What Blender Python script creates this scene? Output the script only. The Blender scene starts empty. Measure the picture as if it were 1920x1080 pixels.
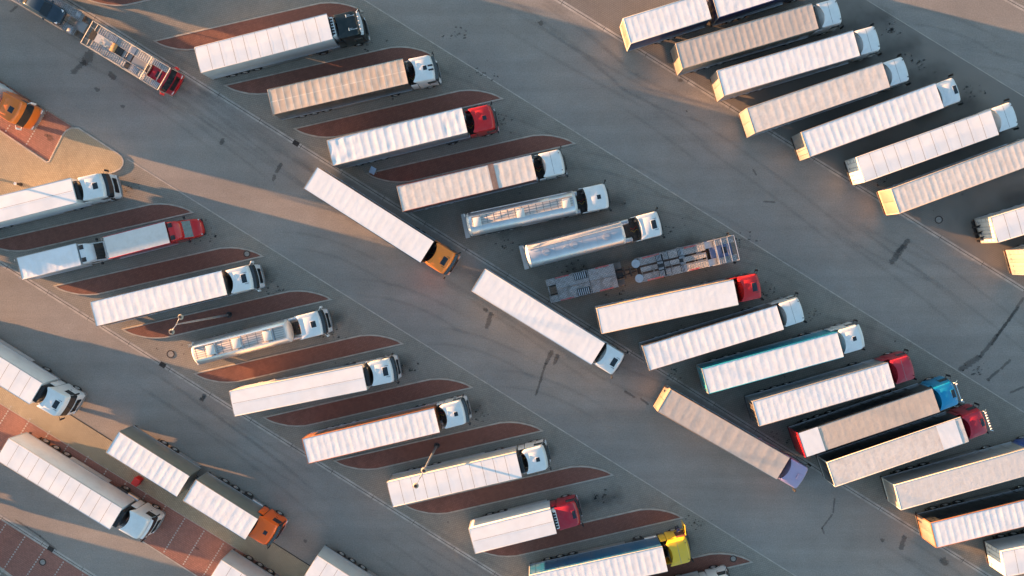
import bpy, bmesh, math, random
from mathutils import Vector, Matrix, noise
R_ = math.radians
PI = math.pi
random.seed(7)
sc = bpy.context.scene
COL = sc.collection

# ------------------------------------------------------------------ camera
CAM_H = 84.0
FPX = 1536.0
cd = bpy.data.cameras.new('camera'); cam = bpy.data.objects.new('camera', cd); COL.objects.link(cam)
cd.sensor_width = 36.0; cd.lens = 36.0*FPX/1920.0; cd.clip_end = 3000; cd.clip_start = 1.0
_d = Vector((40, 55, -FPX)).normalized()          # where straight down lies in camera space
QR = _d.rotation_difference(Vector((0, 0, -1))).to_matrix()
cam.location = (0, 0, CAM_H); cam.rotation_euler = QR.to_euler()
sc.camera = cam

def pt(u, v, z=0.0):
    """pixel of the 1920x1080 photograph -> point at height z"""
    d = QR @ Vector((u-960.0, 540.0-v, -FPX))
    t = (z-CAM_H)/d.z
    return Vector((d.x*t, d.y*t, z))

# ------------------------------------------------------------------ light
SUN_EL = R_(4.3)
SUN_AZ = R_(14.5)       # light travels right and 14.5 degrees down in the picture
w = bpy.data.worlds.new('World'); sc.world = w; w.use_nodes = True
nt = w.node_tree
bg = nt.nodes['Background']
sky = nt.nodes.new('ShaderNodeTexSky'); sky.sky_type = 'NISHITA'; sky.sun_disc = False
sky.sun_elevation = SUN_EL
ldir = Vector((math.cos(SUN_AZ)*math.cos(SUN_EL), -math.sin(SUN_AZ)*math.cos(SUN_EL), -math.sin(SUN_EL)))
sdir = -ldir
sky.sun_rotation = math.atan2(sdir.x, sdir.y)
sky.air_density = 1.0; sky.dust_density = 1.0; sky.ozone_density = 1.5
nt.links.new(sky.outputs[0], bg.inputs[0]); bg.inputs[1].default_value = 0.10
sl = bpy.data.lights.new('sun', 'SUN'); so = bpy.data.objects.new('sun', sl); COL.objects.link(so)
sl.energy = 5.0; sl.angle = R_(0.7); sl.color = (1.0, 0.48, 0.20)
so.rotation_euler = ldir.to_track_quat('-Z', 'Y').to_euler(); so.location = (-80, 30, 40)
vs = sc.view_settings
vs.view_transform = 'Standard'; vs.look = 'None'; vs.gamma = 1.0; vs.exposure = 2.65

# ------------------------------------------------------------------ materials
MATS = {}
def mat(name, col, rough=0.5, metal=0.0, var=0.0, vscale=3.0, dirt=None, dirt_amt=0.0, dscale=1.5, bump=0.0, bscale=20.0, coat=0.0, emit=None):
    if name in MATS: return MATS[name]
    m = bpy.data.materials.new(name); m.use_nodes = True
    n = m.node_tree; N = n.nodes; Lk = n.links
    b = N['Principled BSDF']
    b.inputs['Base Color'].default_value = (*col, 1); b.inputs['Roughness'].default_value = rough
    b.inputs['Metallic'].default_value = metal
    if coat: b.inputs['Coat Weight'].default_value = coat; b.inputs['Coat Roughness'].default_value = 0.08
    tc = None
    if var or dirt or bump:
        tc = N.new('ShaderNodeTexCoord')
    last = None
    if var:
        t = N.new('ShaderNodeTexNoise'); t.inputs['Scale'].default_value = vscale; t.inputs['Detail'].default_value = 6
        Lk.new(tc.outputs['Object'], t.inputs['Vector'])
        r = N.new('ShaderNodeMapRange'); r.inputs[1].default_value = .3; r.inputs[2].default_value = .7
        r.inputs[3].default_value = 1-var; r.inputs[4].default_value = 1+var
        Lk.new(t.outputs[0], r.inputs[0])
        v = N.new('ShaderNodeVectorMath'); v.operation = 'SCALE'; v.inputs[0].default_value = col
        Lk.new(r.outputs[0], v.inputs['Scale']); last = v.outputs[0]
    if dirt:
        t = N.new('ShaderNodeTexNoise'); t.inputs['Scale'].default_value = dscale; t.inputs['Detail'].default_value = 8; t.inputs['Roughness'].default_value = .65
        Lk.new(tc.outputs['Object'], t.inputs['Vector'])
        r = N.new('ShaderNodeMapRange'); r.inputs[1].default_value = .42; r.inputs[2].default_value = .72
        r.inputs[3].default_value = 0; r.inputs[4].default_value = dirt_amt
        Lk.new(t.outputs[0], r.inputs[0])
        mx = N.new('ShaderNodeMix'); mx.data_type = 'RGBA'
        Lk.new(r.outputs[0], mx.inputs['Factor'])
        if last: Lk.new(last, mx.inputs['A'])
        else: mx.inputs['A'].default_value = (*col, 1)
        mx.inputs['B'].default_value = (*dirt, 1); last = mx.outputs['Result']
    if last: Lk.new(last, b.inputs['Base Color'])
    if bump:
        t = N.new('ShaderNodeTexNoise'); t.inputs['Scale'].default_value = bscale; t.inputs['Detail'].default_value = 4
        Lk.new(tc.outputs['Object'], t.inputs['Vector'])
        bp = N.new('ShaderNodeBump'); bp.inputs['Strength'].default_value = bump; bp.inputs['Distance'].default_value = .05
        Lk.new(t.outputs[0], bp.inputs['Height']); Lk.new(bp.outputs[0], b.inputs['Normal'])
    if emit:
        b.inputs['Emission Color'].default_value = (*emit, 1); b.inputs['Emission Strength'].default_value = 1
    MATS[name] = m
    return m

DUST = (.30, .27, .24)
def paint(name, col, amt=.35): return mat('paint_'+name, col, .28, dirt=DUST, dirt_amt=amt, dscale=1.1, coat=.35)
P = {
 'white': paint('white', (.76, .79, .80), .22),
 'cream': paint('cream', (.72, .68, .60), .3),
 'red': paint('red', (.58, .012, .014), .12),
 'dark_red': paint('dark_red', (.42, .012, .030), .12),
 'orange': paint('orange', (1.0, .26, .03), .06),
 'bright_orange': paint('bright_orange', (1.0, .14, .008), .03),
 'amber': paint('amber', (.75, .18, .02), .18),
 'yellow': paint('yellow', (.78, .50, .03), .12),
 'blue': paint('blue', (.0, .26, .50), .12),
 'navy': paint('navy', (.01, .018, .085), .2),
 'teal': paint('teal', (.02, .33, .45), .2),
 'steel_blue': paint('steel_blue', (.012, .10, .22), .25),
 'deep_blue': paint('deep_blue', (.02, .07, .30), .2),
 'rear_cream': paint('rear_cream', (.30, .27, .25), .3),
 'rear_tan': paint('rear_tan', (.27, .22, .18), .3),
 'slate_blue': paint('slate_blue', (.06, .11, .27), .3),
 'purple': paint('purple', (.42, .34, .52), .25),
 'black': paint('black', (.008, .012, .016), .10),
 'dark_grey': paint('dark_grey', (.05, .047, .042), .35),
 'grey': paint('grey', (.27, .27, .27), .35),
 'olive_grey': paint('olive_grey', (.20, .19, .16), .5),
 'light_grey': paint('light_grey', (.52, .54, .55), .3),
 'brown_red': paint('brown_red', (.13, .035, .03), .4),
 'rust_orange': paint('rust_orange', (.30, .12, .05), .4),
 'silver': paint('silver', (.45, .47, .48), .2),
 'tan': paint('tan', (.55, .45, .34), .5),
 'green': paint('green', (.005, .014, .016), .12),
}
BLACK = mat('black_plastic', (.018, .018, .02), .5, var=.3, vscale=6)
RUB = mat('tyre_rubber', (.022, .022, .022), .85, var=.3, vscale=9)
CHAS = mat('chassis_black', (.03, .03, .032), .6, var=.4, vscale=5, dirt=DUST, dirt_amt=.25)
RIM = mat('wheel_steel', (.5, .5, .5), .35, .8, var=.2, vscale=8)
ALU = mat('aluminium', (.62, .63, .65), .3, .9, var=.12, vscale=4)
GALV = mat('galvanised_steel', (.36, .38, .40), .42, .55, var=.3, vscale=4, dirt=(.13, .10, .08), dirt_amt=.4, dscale=2.2)
CHROME = mat('chrome', (.85, .85, .85), .12, 1.0, var=.03)
GLASS = mat('dark_glass', (.012, .016, .02), .06, var=.2, vscale=3, coat=.6)
SKYG = mat('roof_hatch_glass', (.02, .03, .04), .12, var=.3, vscale=4)
CLEARG = mat('pale_windscreen', (.08, .12, .13), .06, var=.3, vscale=3, coat=.6)
LAMP = mat('headlamp_lens', (.75, .76, .78), .1, var=.05)
REDL = mat('tail_lamp_red', (.07, .008, .008), .25, var=.2)
HOSE = mat('hose_red', (.5, .04, .02), .5, var=.2)
HOSEY = mat('hose_yellow', (.6, .4, .03), .5, var=.2)
REDMARK = mat('reflective_red', (.42, .06, .06), .4, dirt=(.3, .3, .3), dirt_amt=.9, dscale=4)
SEAM = mat('seam_dark', (.22, .22, .22), .7, var=.3, vscale=5)
CABIN = mat('cabin_trim', (.10, .04, .03), .8, var=.3)

def tarp(name, col, dirtc, amt, dsc=1.2, rough=.55, bump=.12):
    return mat('tarp_'+name, col, rough, dirt=dirtc, dirt_amt=amt, dscale=dsc, bump=bump, bscale=3.5, var=.04, vscale=.9)
TARP = {
 'white': tarp('white', (.77, .81, .85), (.60, .56, .50), .28),
 'clean': tarp('clean', (.79, .83, .86), (.68, .66, .62), .2, .8, .45, .03),
 'worn': tarp('worn', (.68, .66, .63), (.46, .41, .36), .5, 1.6),
 'beige': tarp('beige', (.54, .47, .40), (.42, .36, .31), .6, 1.6),
 'taupe': tarp('taupe', (.50, .46, .42), (.38, .34, .31), .55, 1.4),
 'grey': tarp('grey', (.66, .66, .65), (.50, .48, .44), .5, 1.8),
 'patch': tarp('patch', (.20, .14, .12), (.4, .33, .3), .4, 3),
}
# dirty roof with pale centre ridge and tan stained bays
def stained():
    m = bpy.data.materials.new('tarp_stained'); m.use_nodes = True
    N = m.node_tree.nodes; Lk = m.node_tree.links; b = N['Principled BSDF']; b.inputs['Roughness'].default_value = .6
    tc = N.new('ShaderNodeTexCoord')
    br = N.new('ShaderNodeTexBrick'); br.offset = 0; br.inputs['Scale'].default_value = 1; br.inputs['Mortar Size'].default_value = .07
    br.inputs['Mortar Smooth'].default_value = .9; br.inputs['Brick Width'].default_value = .72; br.inputs['Row Height'].default_value = 1.25
    br.inputs['Color1'].default_value = (.50, .43, .36, 1); br.inputs['Color2'].default_value = (.60, .53, .45, 1); br.inputs['Mortar'].default_value = (.74, .66, .57, 1)
    mp = N.new('ShaderNodeMapping'); mp.inputs['Location'].default_value = (0, 0, 0)
    Lk.new(tc.outputs['Object'], mp.inputs[0]); Lk.new(mp.outputs[0], br.inputs['Vector'])
    t = N.new('ShaderNodeTexNoise'); t.inputs['Scale'].default_value = 1.7; t.inputs['Detail'].default_value = 7
    Lk.new(tc.outputs['Object'], t.inputs['Vector'])
    r = N.new('ShaderNodeMapRange'); r.inputs[1].default_value = .4; r.inputs[2].default_value = .7; r.inputs[3].default_value = 0; r.inputs[4].default_value = .45
    Lk.new(t.outputs[0], r.inputs[0])
    mx = N.new('ShaderNodeMix'); mx.data_type = 'RGBA'; Lk.new(r.outputs[0], mx.inputs['Factor'])
    Lk.new(br.outputs['Color'], mx.inputs['A']); mx.inputs['B'].default_value = (.44, .32, .22, 1)
    Lk.new(mx.outputs['Result'], b.inputs['Base Color'])
    return m
TARP['stained'] = stained()

def ground_mat(name, col, kind='asphalt', rot=0.0, bw=.2, bh=.1, contrast=.25, tint=(1, 1, 1)):
    m = bpy.data.materials.new(name); m.use_nodes = True
    N = m.node_tree.nodes; Lk = m.node_tree.links; b = N['Principled BSDF']
    b.inputs['Roughness'].default_value = .82
    tc = N.new('ShaderNodeTexCoord')
    def nz(s, d=6, rg=.55):
        t = N.new('ShaderNodeTexNoise'); t.inputs['Scale'].default_value = s; t.inputs['Detail'].default_value = d; t.inputs['Roughness'].default_value = rg
        Lk.new(tc.outputs['Object'], t.inputs['Vector']); return t.outputs[0]
    def mr(o, a, bb, c, d):
        r = N.new('ShaderNodeMapRange'); r.inputs[1].default_value = a; r.inputs[2].default_value = bb; r.inputs[3].default_value = c; r.inputs[4].default_value = d
        Lk.new(o, r.inputs[0]); return r.outputs[0]
    def mul(a, bb):
        x = N.new('ShaderNodeMath'); x.operation = 'MULTIPLY'; Lk.new(a, x.inputs[0]); Lk.new(bb, x.inputs[1]); return x.outputs[0]
    f = mr(nz(.09, 4), .35, .65, .93, 1.07)
    f = mul(f, mr(nz(.6, 7, .7), .3, .7, .93, 1.07))
    if kind == 'asphalt':
        f = mul(f, mr(nz(7.5, 3, .9), .32, .68, .78, 1.22))
        # faint streaks worn by traffic along the lanes
        mp = N.new('ShaderNodeMapping'); mp.inputs['Rotation'].default_value = (0, 0, R_(32)); mp.inputs['Scale'].default_value = (.03, .7, 1)
        Lk.new(tc.outputs['Object'], mp.inputs[0])
        t = N.new('ShaderNodeTexNoise'); t.inputs['Scale'].default_value = 1; t.inputs['Detail'].default_value = 5; Lk.new(mp.outputs[0], t.inputs['Vector'])
        f = mul(f, mr(t.outputs[0], .35, .65, .93, 1.07))
        hsrc = nz(40, 2)
    else:
        mp = N.new('ShaderNodeMapping'); mp.inputs['Rotation'].default_value = (0, 0, rot)
        Lk.new(tc.outputs['Object'], mp.inputs[0])
        br = N.new('ShaderNodeTexBrick'); br.inputs['Scale'].default_value = 1
        br.inputs['Brick Width'].default_value = bw; br.inputs['Row Height'].default_value = bh; br.inputs['Mortar Size'].default_value = .012
        br.inputs['Mortar Smooth'].default_value = .4
        br.inputs['Color1'].default_value = (1, 1, 1, 1); br.inputs['Color2'].default_value = (1-contrast, 1-contrast, 1-contrast, 1); br.inputs['Mortar'].default_value = (.48, .48, .48, 1)
        Lk.new(mp.outputs[0], br.inputs['Vector'])
        sp = N.new('ShaderNodeSeparateColor'); Lk.new(br.outputs['Color'], sp.inputs[0])
        f = mul(f, sp.outputs[0]); hsrc = sp.outputs[0]
        f = mul(f, mr(nz(5, 3, .8), .3, .7, .94, 1.06))
        f = mul(f, mr(nz(.33, 8, .7), .50, .66, 1.03, .88))
    v = N.new('ShaderNodeVectorMath'); v.operation = 'SCALE'; v.inputs[0].default_value = col
    Lk.new(f, v.inputs['Scale'])
    # brownish hue drift
    mx = N.new('ShaderNodeMix'); mx.data_type = 'RGBA'; mx.blend_type = 'MULTIPLY'
    Lk.new(mr(nz(.16, 3), .35, .65, 0, 1), mx.inputs['Factor']); Lk.new(v.outputs[0], mx.inputs['A']); mx.inputs['B'].default_value = (1.03, 1.0, .97, 1)
    Lk.new(mx.outputs['Result'], b.inputs['Base Color'])
    bp = N.new('ShaderNodeBump'); bp.inputs['Strength'].default_value = .35; bp.inputs['Distance'].default_value = .01
    Lk.new(hsrc, bp.inputs['Height']); Lk.new(bp.outputs[0], b.inputs['Normal'])
    return m
ASPH = ground_mat('asphalt', (.262, .246, .226))
PAVE = ground_mat('grey_pavers', (.275, .256, .222), 'pave', R_(14), .24, .20, .10)
PAVE2 = ground_mat('dark_pavers', (.225, .208, .188), 'pave', R_(-32), .22, .18, .06)
TANP = ground_mat('tan_pavers', (.39, .33, .23), 'pave', R_(56), .22, .20, .12)
REDP = ground_mat('red_pavers', (.34, .16, .125), 'pave', R_(32), .2, .2, .18)
BRICK = ground_mat('island_bricks', (.250, .106, .078), 'pave', R_(14), .22, .16, .18)
KERB = mat('kerb_concrete', (.42, .38, .33), .8, var=.2, vscale=1.5, bump=.2)
GUTTER = mat('gutter_concrete', (.43, .40, .36), .75, var=.18, vscale=.8, dirt=(.1, .1, .1), dirt_amt=.5)
SLOT = mat('slot_dark', (.03, .03, .03), .8, var=.3)
IRON = mat('cast_iron', (.05, .04, .035), .6, .3, var=.4, vscale=10)
LID = mat('manhole_concrete', (.27, .26, .24), .8, var=.25, vscale=4)
MARK = mat('white_setts', (.45, .42, .38), .7, var=.25, vscale=5)

def stain_mat(name, col, lo, hi, amax, nscale=3.0):
    m = bpy.data.materials.new(name); m.use_nodes = True
    N = m.node_tree.nodes; Lk = m.node_tree.links; b = N['Principled BSDF']
    b.inputs['Base Color'].default_value = (*col, 1); b.inputs['Roughness'].default_value = .5
    a = N.new('ShaderNodeAttribute'); a.attribute_name = 'fade'
    tc = N.new('ShaderNodeTexCoord')
    t = N.new('ShaderNodeTexNoise'); t.inputs['Scale'].default_value = nscale; t.inputs['Detail'].default_value = 6; t.inputs['Roughness'].default_value = .7
    Lk.new(tc.outputs['Object'], t.inputs['Vector'])
    ad = N.new('ShaderNodeMath'); ad.operation = 'MULTIPLY_ADD'; Lk.new(t.outputs[0], ad.inputs[0]); ad.inputs[1].default_value = 1.5; ad.inputs[2].default_value = -.75
    s = N.new('ShaderNodeMath'); s.operation = 'ADD'; Lk.new(ad.outputs[0], s.inputs[0]); Lk.new(a.outputs['Fac'], s.inputs[1])
    r = N.new('ShaderNodeMapRange'); r.inputs[1].default_value = lo; r.inputs[2].default_value = hi; r.inputs[3].default_value = 0; r.inputs[4].default_value = amax
    Lk.new(s.outputs[0], r.inputs[0]); Lk.new(r.outputs[0], b.inputs['Alpha'])
    return m
OIL = stain_mat('wet_oil', (.03, .03, .032), .42, .56, .35)
SPLAT = stain_mat('oil_drips', (.03, .03, .03), .66, .80, .55, 5.5)
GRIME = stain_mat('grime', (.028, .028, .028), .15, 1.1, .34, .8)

# ------------------------------------------------------------------ mesh helpers
class MB:
    def __init__(s): s.bm = bmesh.new()
    def box(s, x0, x1, y0, y1, z0, z1, bev=0.0, rot=None):
        r = bmesh.ops.create_cube(s.bm, size=1.0)
        vs_ = r['verts']
        c = Vector(((x0+x1)/2, (y0+y1)/2, (z0+z1)/2))
        for v in vs_:
            v.co = Vector((v.co.x*abs(x1-x0), v.co.y*abs(y1-y0), v.co.z*abs(z1-z0)))
            if rot is not None: v.co = rot @ v.co
            v.co += c
        if bev:
            es = {e for v in vs_ for e in v.link_edges}
            bmesh.ops.bevel(s.bm, geom=list(es), offset=bev, segments=2, affect='EDGES', profile=.5)
        return s
    def tube(s, p0, p1, r, seg=8, r2=None, caps=True):
        p0 = Vector(p0); p1 = Vector(p1); d = p1-p0
        q = d.to_track_quat('Z', 'Y').to_matrix().to_4x4()
        bmesh.ops.create_cone(s.bm, cap_ends=caps, cap_tris=False, segments=seg, radius1=r, radius2=r if r2 is None else r2, depth=d.length,
                              matrix=Matrix.Translation((p0+p1)/2) @ q)
        return s
    def path(s, pts, r, seg=6):
        for a, b in zip(pts[:-1], pts[1:]): s.tube(a, b, r, seg)
        return s
    def rings(s, rings, cap0=True, cap1=True):
        vr = [[s.bm.verts.new(p) for p in ring] for ring in rings]
        n = len(vr[0])
        for a, b in zip(vr[:-1], vr[1:]):
            for i in range(n):
                s.bm.faces.new((a[i], a[(i+1) % n], b[(i+1) % n], b[i]))
        if cap0: s.bm.faces.new(list(reversed(vr[0])))
        if cap1: s.bm.faces.new(vr[-1])
        return s
    def patch(s, rows):
        vr = [[s.bm.verts.new(p) for p in row] for row in rows]
        for a, b in zip(vr[:-1], vr[1:]):
            for i in range(len(a)-1): s.bm.faces.new((a[i], a[i+1], b[i+1], b[i]))
        return s
    def sphere(s, c, r, sx=1, sy=1, sz=1, seg=12):
        bmesh.ops.create_uvsphere(s.bm, u_segments=seg, v_segments=max(6, seg//2), radius=r, matrix=Matrix.Translation(c) @ Matrix.Diagonal((sx, sy, sz, 1)))
        return s
    def mesh(s, name, m, smooth=35):
        bm = s.bm
        bmesh.ops.recalc_face_normals(bm, faces=bm.faces)
        if smooth:
            lim = R_(smooth)
            for f in bm.faces: f.smooth = True
            for e in bm.edges:
                if len(e.link_faces) != 2 or e.calc_face_angle(0) > lim: e.smooth = False
        me = bpy.data.meshes.new(name); bm.to_mesh(me); bm.free()
        me.materials.append(m)
        return me

def link(name, me, parent=None, loc=(0, 0, 0), rz=0.0):
    o = bpy.data.objects.new(name, me); COL.objects.link(o)
    if parent is not None: o.parent = parent
    o.location = loc; o.rotation_euler = (0, 0, rz)
    return o
def build(mb, name, m, parent=None, loc=(0, 0, 0), rz=0.0, smooth=35):
    return link(name, mb.mesh(name, m, smooth), parent, loc, rz)
def tag(o, label=None, cat=None, group=None, kind=None):
    if label: o['label'] = label
    if cat: o['category'] = cat
    if group: o['group'] = group
    if kind: o['kind'] = kind
    return o
def thing(name, label, cat, loc, rz=0.0, group=None):
    o = bpy.data.objects.new(name, None); COL.objects.link(o); o.empty_display_size = .5
    o.location = loc; o.rotation_euler = (0, 0, rz)
    return tag(o, label, cat, group)

CACHE = {}
def cached(key, fn):
    if key not in CACHE: CACHE[key] = fn()
    return CACHE[key]

# ------------------------------------------------------------------ the ground
def poly_px(name, pts, z, m, kind='structure', thick=0.0):
    P_ = [pt(u, v, 0) for u, v in pts]
    mb = MB()
    top = [mb.bm.verts.new((p.x, p.y, z)) for p in P_]
    mb.bm.faces.new(top)
    if thick:
        bot = [mb.bm.verts.new((p.x, p.y, z-thick)) for p in P_]
        n = len(top)
        for i in range(n): mb.bm.faces.new((top[i], top[(i+1) % n], bot[(i+1) % n], bot[i]))
    o = build(mb, name, m, smooth=0)
    if kind: o['kind'] = kind
    return o
def lerp(a, b, t): return a+(b-a)*t
class Line:
    def __init__(s, a, b): s.a = a; s.k = (b[1]-a[1])/(b[0]-a[0])
    def y(s, x): return s.a[1]+s.k*(x-s.a[0])
    def P(s, x): return (x, s.y(x))
LG1 = Line((125, 0), (1853, 1080)); LP0 = Line((683, 0), (1920, 773)); LG2 = Line((1046, 0), (1920, 543)); LPm = Line((1625, 0), (1920, 181))
LP2 = Line((333, 357), (1460, 1060)); LG3 = Line((55, 527), (935, 1080)); LP3 = Line((136, 780), (577, 1058)); LR1 = Line((0, 756.5), (500, 1063))
LR2 = Line((264, 1013), (369, 1080)); LG4 = Line((0, 969), (175, 1080)); LX = Line((1889, 0), (1920, 17))
XA, XB = -700, 2700

g = MB(); S = 900
v4 = [g.bm.verts.new(p) for p in ((-S, -S, 0), (S, -S, 0), (S, S, 0), (-S, S, 0))]; g.bm.faces.new(v4)
o = build(g, 'ground', ASPH, smooth=0); o['kind'] = 'structure'
def strip(name, la, lb, z, m, xa=XA, xb=XB):
    return poly_px(name, [la.P(xa), la.P(xb), lb.P(xb), lb.P(xa)], z, m)
strip('pavement', LG1, LP0, .004, PAVE)
strip('pavement', LG2, LPm, .004, PAVE2)
strip('pavement', LP2, LG3, .004, PAVE)
strip('pavement', LP3, LR1, .004, TANP)
strip('pavement', LR1, LR2, .006, REDP)
poly_px('pavement', [LG4.P(XA), LG4.P(900), (900, 1900), (XA, 1900)], .004, REDP)
poly_px('pavement', [(-700, 600), (24, 1083), (150, 1250), (-700, 1250)], .008, PAVE)
poly_px('pavement', [LX.P(1300), LX.P(XB), (2700, -700), (1300, -700)], .004, PAVE)

def band(name, ln, wid, z, m, xa=XA, xb=XB, off=0.0):
    a = pt(*ln.P(xa)); b = pt(*ln.P(xb)); d = (b-a).normalized(); n = Vector((-d.y, d.x, 0))
    mb = MB()
    q = [a+n*(off-wid/2), b+n*(off-wid/2), b+n*(off+wid/2), a+n*(off+wid/2)]
    mb.bm.faces.new([mb.bm.verts.new((p.x, p.y, z)) for p in q])
    o = build(mb, name, m, smooth=0); o['kind'] = 'structure'; return o
def gutter(ln, drains=()):
    band('gutter', ln, .46, .012, GUTTER)
    band('gutter_slot', ln, .055, .016, SLOT)
    a = pt(*ln.P(XA)); b = pt(*ln.P(XB)); d = (b-a).normalized(); n = Vector((-d.y, d.x, 0)); L = (b-a).length
    mb = MB(); s = 2.0
    while s < L:
        c = a+d*s
        q = [c-d*.02-n*.24, c+d*.02-n*.24, c+d*.02+n*.24, c-d*.02+n*.24]
        mb.bm.faces.new([mb.bm.verts.new((p.x, p.y, .020)) for p in q]); s += 5.0
    o = build(mb, 'gutter_joints', SLOT, smooth=0); o['kind'] = 'structure'
    for x in drains:
        c = pt(*ln.P(x)); rz = math.atan2(d.y, d.x)
        mb = MB()
        mb.box(-.33, .33, -.24, -.20, .0, .03).box(-.33, .33, .20, .24, .0, .03).box(-.33, -.29, -.20, .20, .0, .03).box(.29, .33, -.20, .20, .0, .03).box(-.29, .29, -.2, .2, .0, .018)
        for k in range(7): mb.box(-.28+k*.085, -.25+k*.085, -.2, .2, .018, .03)
        t = build(mb, 'drain_grate', IRON, loc=(c.x, c.y, .004), rz=rz)
        tag(t, {555: 'dark iron drain grate in the gutter left of the crumpled white roof', 305: 'dark iron drain grate in the gutter below the tank trailer with white roof boxes',
                95: 'dark iron drain grate in the gutter at the bottom left corner'}[x], 'drain grate', 'drain grates in the gutters')
gutter(LG1, (555,)); gutter(LG2); gutter(LG3, (305,)); gutter(LG4, (95,)); gutter(LX)
for ln, x0, x1, wd in ((LP0, XA, XB, .11), (LPm, XA, XB, .08), (LP2, 238, XB, .11), (LR1, XA, XB, .07), (LR2, XA, XB, .12)):
    band('edging', ln, wd, .014, KERB, x0, x1)
band('edging', LP3, .10, .014, SLOT)
band('edging', Line((0, 1065), (24, 1083)), .3, .016, KERB, XA, 24)

# kerbed islands
ISL = [(0, 0), (-12, -7), (-22, -11), (-33, -14), (-48, -17), (-64, -18), (-82, -17), (-105, -12), (-396, 55), (-384, 62), (-374, 66), (-363, 69), (-348, 72), (-332, 73), (-314, 72), (-291, 67)]
def inset(P_, d):
    n = len(P_); out = []
    for i in range(n):
        a, b, c = P_[i-1], P_[i], P_[(i+1) % n]
        e1 = (b-a).normalized(); e2 = (c-b).normalized()
        n1 = Vector((e1.y, -e1.x, 0)); n2 = Vector((e2.y, -e2.x, 0))
        m_ = (n1+n2); m_ = m_/max(.2, m_.length_squared)*2
        mm = min(m_.length, 3.0); m_ = m_.normalized()*mm
        out.append(b+m_*d)
    return out
def area(P_): return sum(P_[i-1].x*P_[i].y-P_[i].x*P_[i-1].y for i in range(len(P_)))
def kerbed(name, px, m, label, group, H=.10, kw=.14):
    P_ = [pt(*p) for p in px]
    if area(P_) > 0: P_.reverse()
    q = inset(P_, kw)
    c = sum(P_, Vector())/len(P_)
    t = thing(name, label, 'kerbed island', (c.x, c.y, 0), 0, group)
    mb = MB()
    def r(pp, z, sh=0): return [Vector((p.x-c.x, p.y-c.y, z)) for p in pp]
    mb.rings([r(P_, 0), r(P_, H-.02), r(inset(P_, .02), H), r(q, H)], cap0=False, cap1=False)
    build(mb, 'kerb', KERB, t)
    mb = MB(); mb.bm.faces.new([mb.bm.verts.new(p) for p in r(q, H-.012)])
    build(mb, 'brick_infill', m, t, smooth=0)
    return t
def island(Rt, label): kerbed('kerbed_island', [(Rt[0]+a, Rt[1]+b) for a, b in ISL], BRICK, label, 'lens shaped brick islands between the parking bays')
for Rt, lb in (
 ((551, -61), 'red brick island cut by the top edge of the photo, above the black cab truck'),
 ((683, 22), 'red brick island just above the white trailer with black cab'),
 ((815, 105), 'red brick island between the black cab truck and the stained roof truck'),
 ((945, 186), 'red brick island between the stained tan roof truck and the bright red cab truck'),
 ((1081, 270), 'red brick island with a small pale sign at its left tip'),
 ((365, 399), 'red brick island between the long white truck at the left edge and the red van'),
 ((496, 481), 'red brick island with a round manhole cover, just below the two vans'),
 ((624, 562), 'red brick island the leaning twin lamp post stands on'),
 ((758, 645), 'red brick island with its left tip lit orange, below the tank truck'),
 ((888, 727), 'red brick island between two white trucks, below the plain white trailer with fridge unit'),
 ((1020, 808), 'red brick island below the trailer with rust orange side, lamp post foot on it'),
 ((1152, 891), 'red brick island between the white seamed trailer and the dark red cab box truck'),
 ((1282, 971), 'red brick island between the dark red cab box truck and the yellow cab truck'),
 ((1413, 1054), 'red brick island with a round manhole cover, at the yellow cab near the bottom edge')): island(Rt, lb)
kerbed('kerbed_island', [(148, 239), (222, 287), (229, 293), (233, 301), (232, 310), (226, 318), (214, 324), (190, 331), (0, 383), (-700, 560), (-700, -170), (0, 243), (88, 303), (92, 302), (116, 254), (124, 244), (134, 239)],
       TANP, 'tan paved island with a rounded corner, lit by the sun at the left edge', 'paved islands at the left edge', .09)
poly_px('pavement', [(-700, -288), (0, 151), (134, 237), (124, 244), (116, 254), (91, 302), (0, 243), (-700, -170)], .008, REDP)

def setts(a, b, n, name='bay_marking'):
    mb = MB()
    A = pt(*a); B = pt(*b); d = (B-A).normalized(); rot = Matrix.Rotation(math.atan2(d.y, d.x), 3, 'Z')
    for k in range(n):
        c = A.lerp(B, k/(n-1))
        q = [c+rot @ Vector(p) for p in ((-.08, -.07, 0), (.08, -.07, 0), (.08, .07, 0), (-.08, .07, 0))]
        mb.bm.faces.new([mb.bm.verts.new((p.x, p.y, .013)) for p in q])
    o = build(mb, name, MARK, smooth=0); o['kind'] = 'structure'
for k in range(-9, 8):
    ox, oy = 36.2*k, 23.4*k
    setts((346+ox, 973+oy), (308+ox, 1034+oy), 15)
for k in range(0, 6):
    setts((40-30+k*36.2, 1003-19+k*23.4), (0-30+k*36.2-8, 1063-19+k*23.4+13), 17)
setts((87, 208), (50, 270), 14); setts((18, 236), (8, 250), 4)

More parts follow.
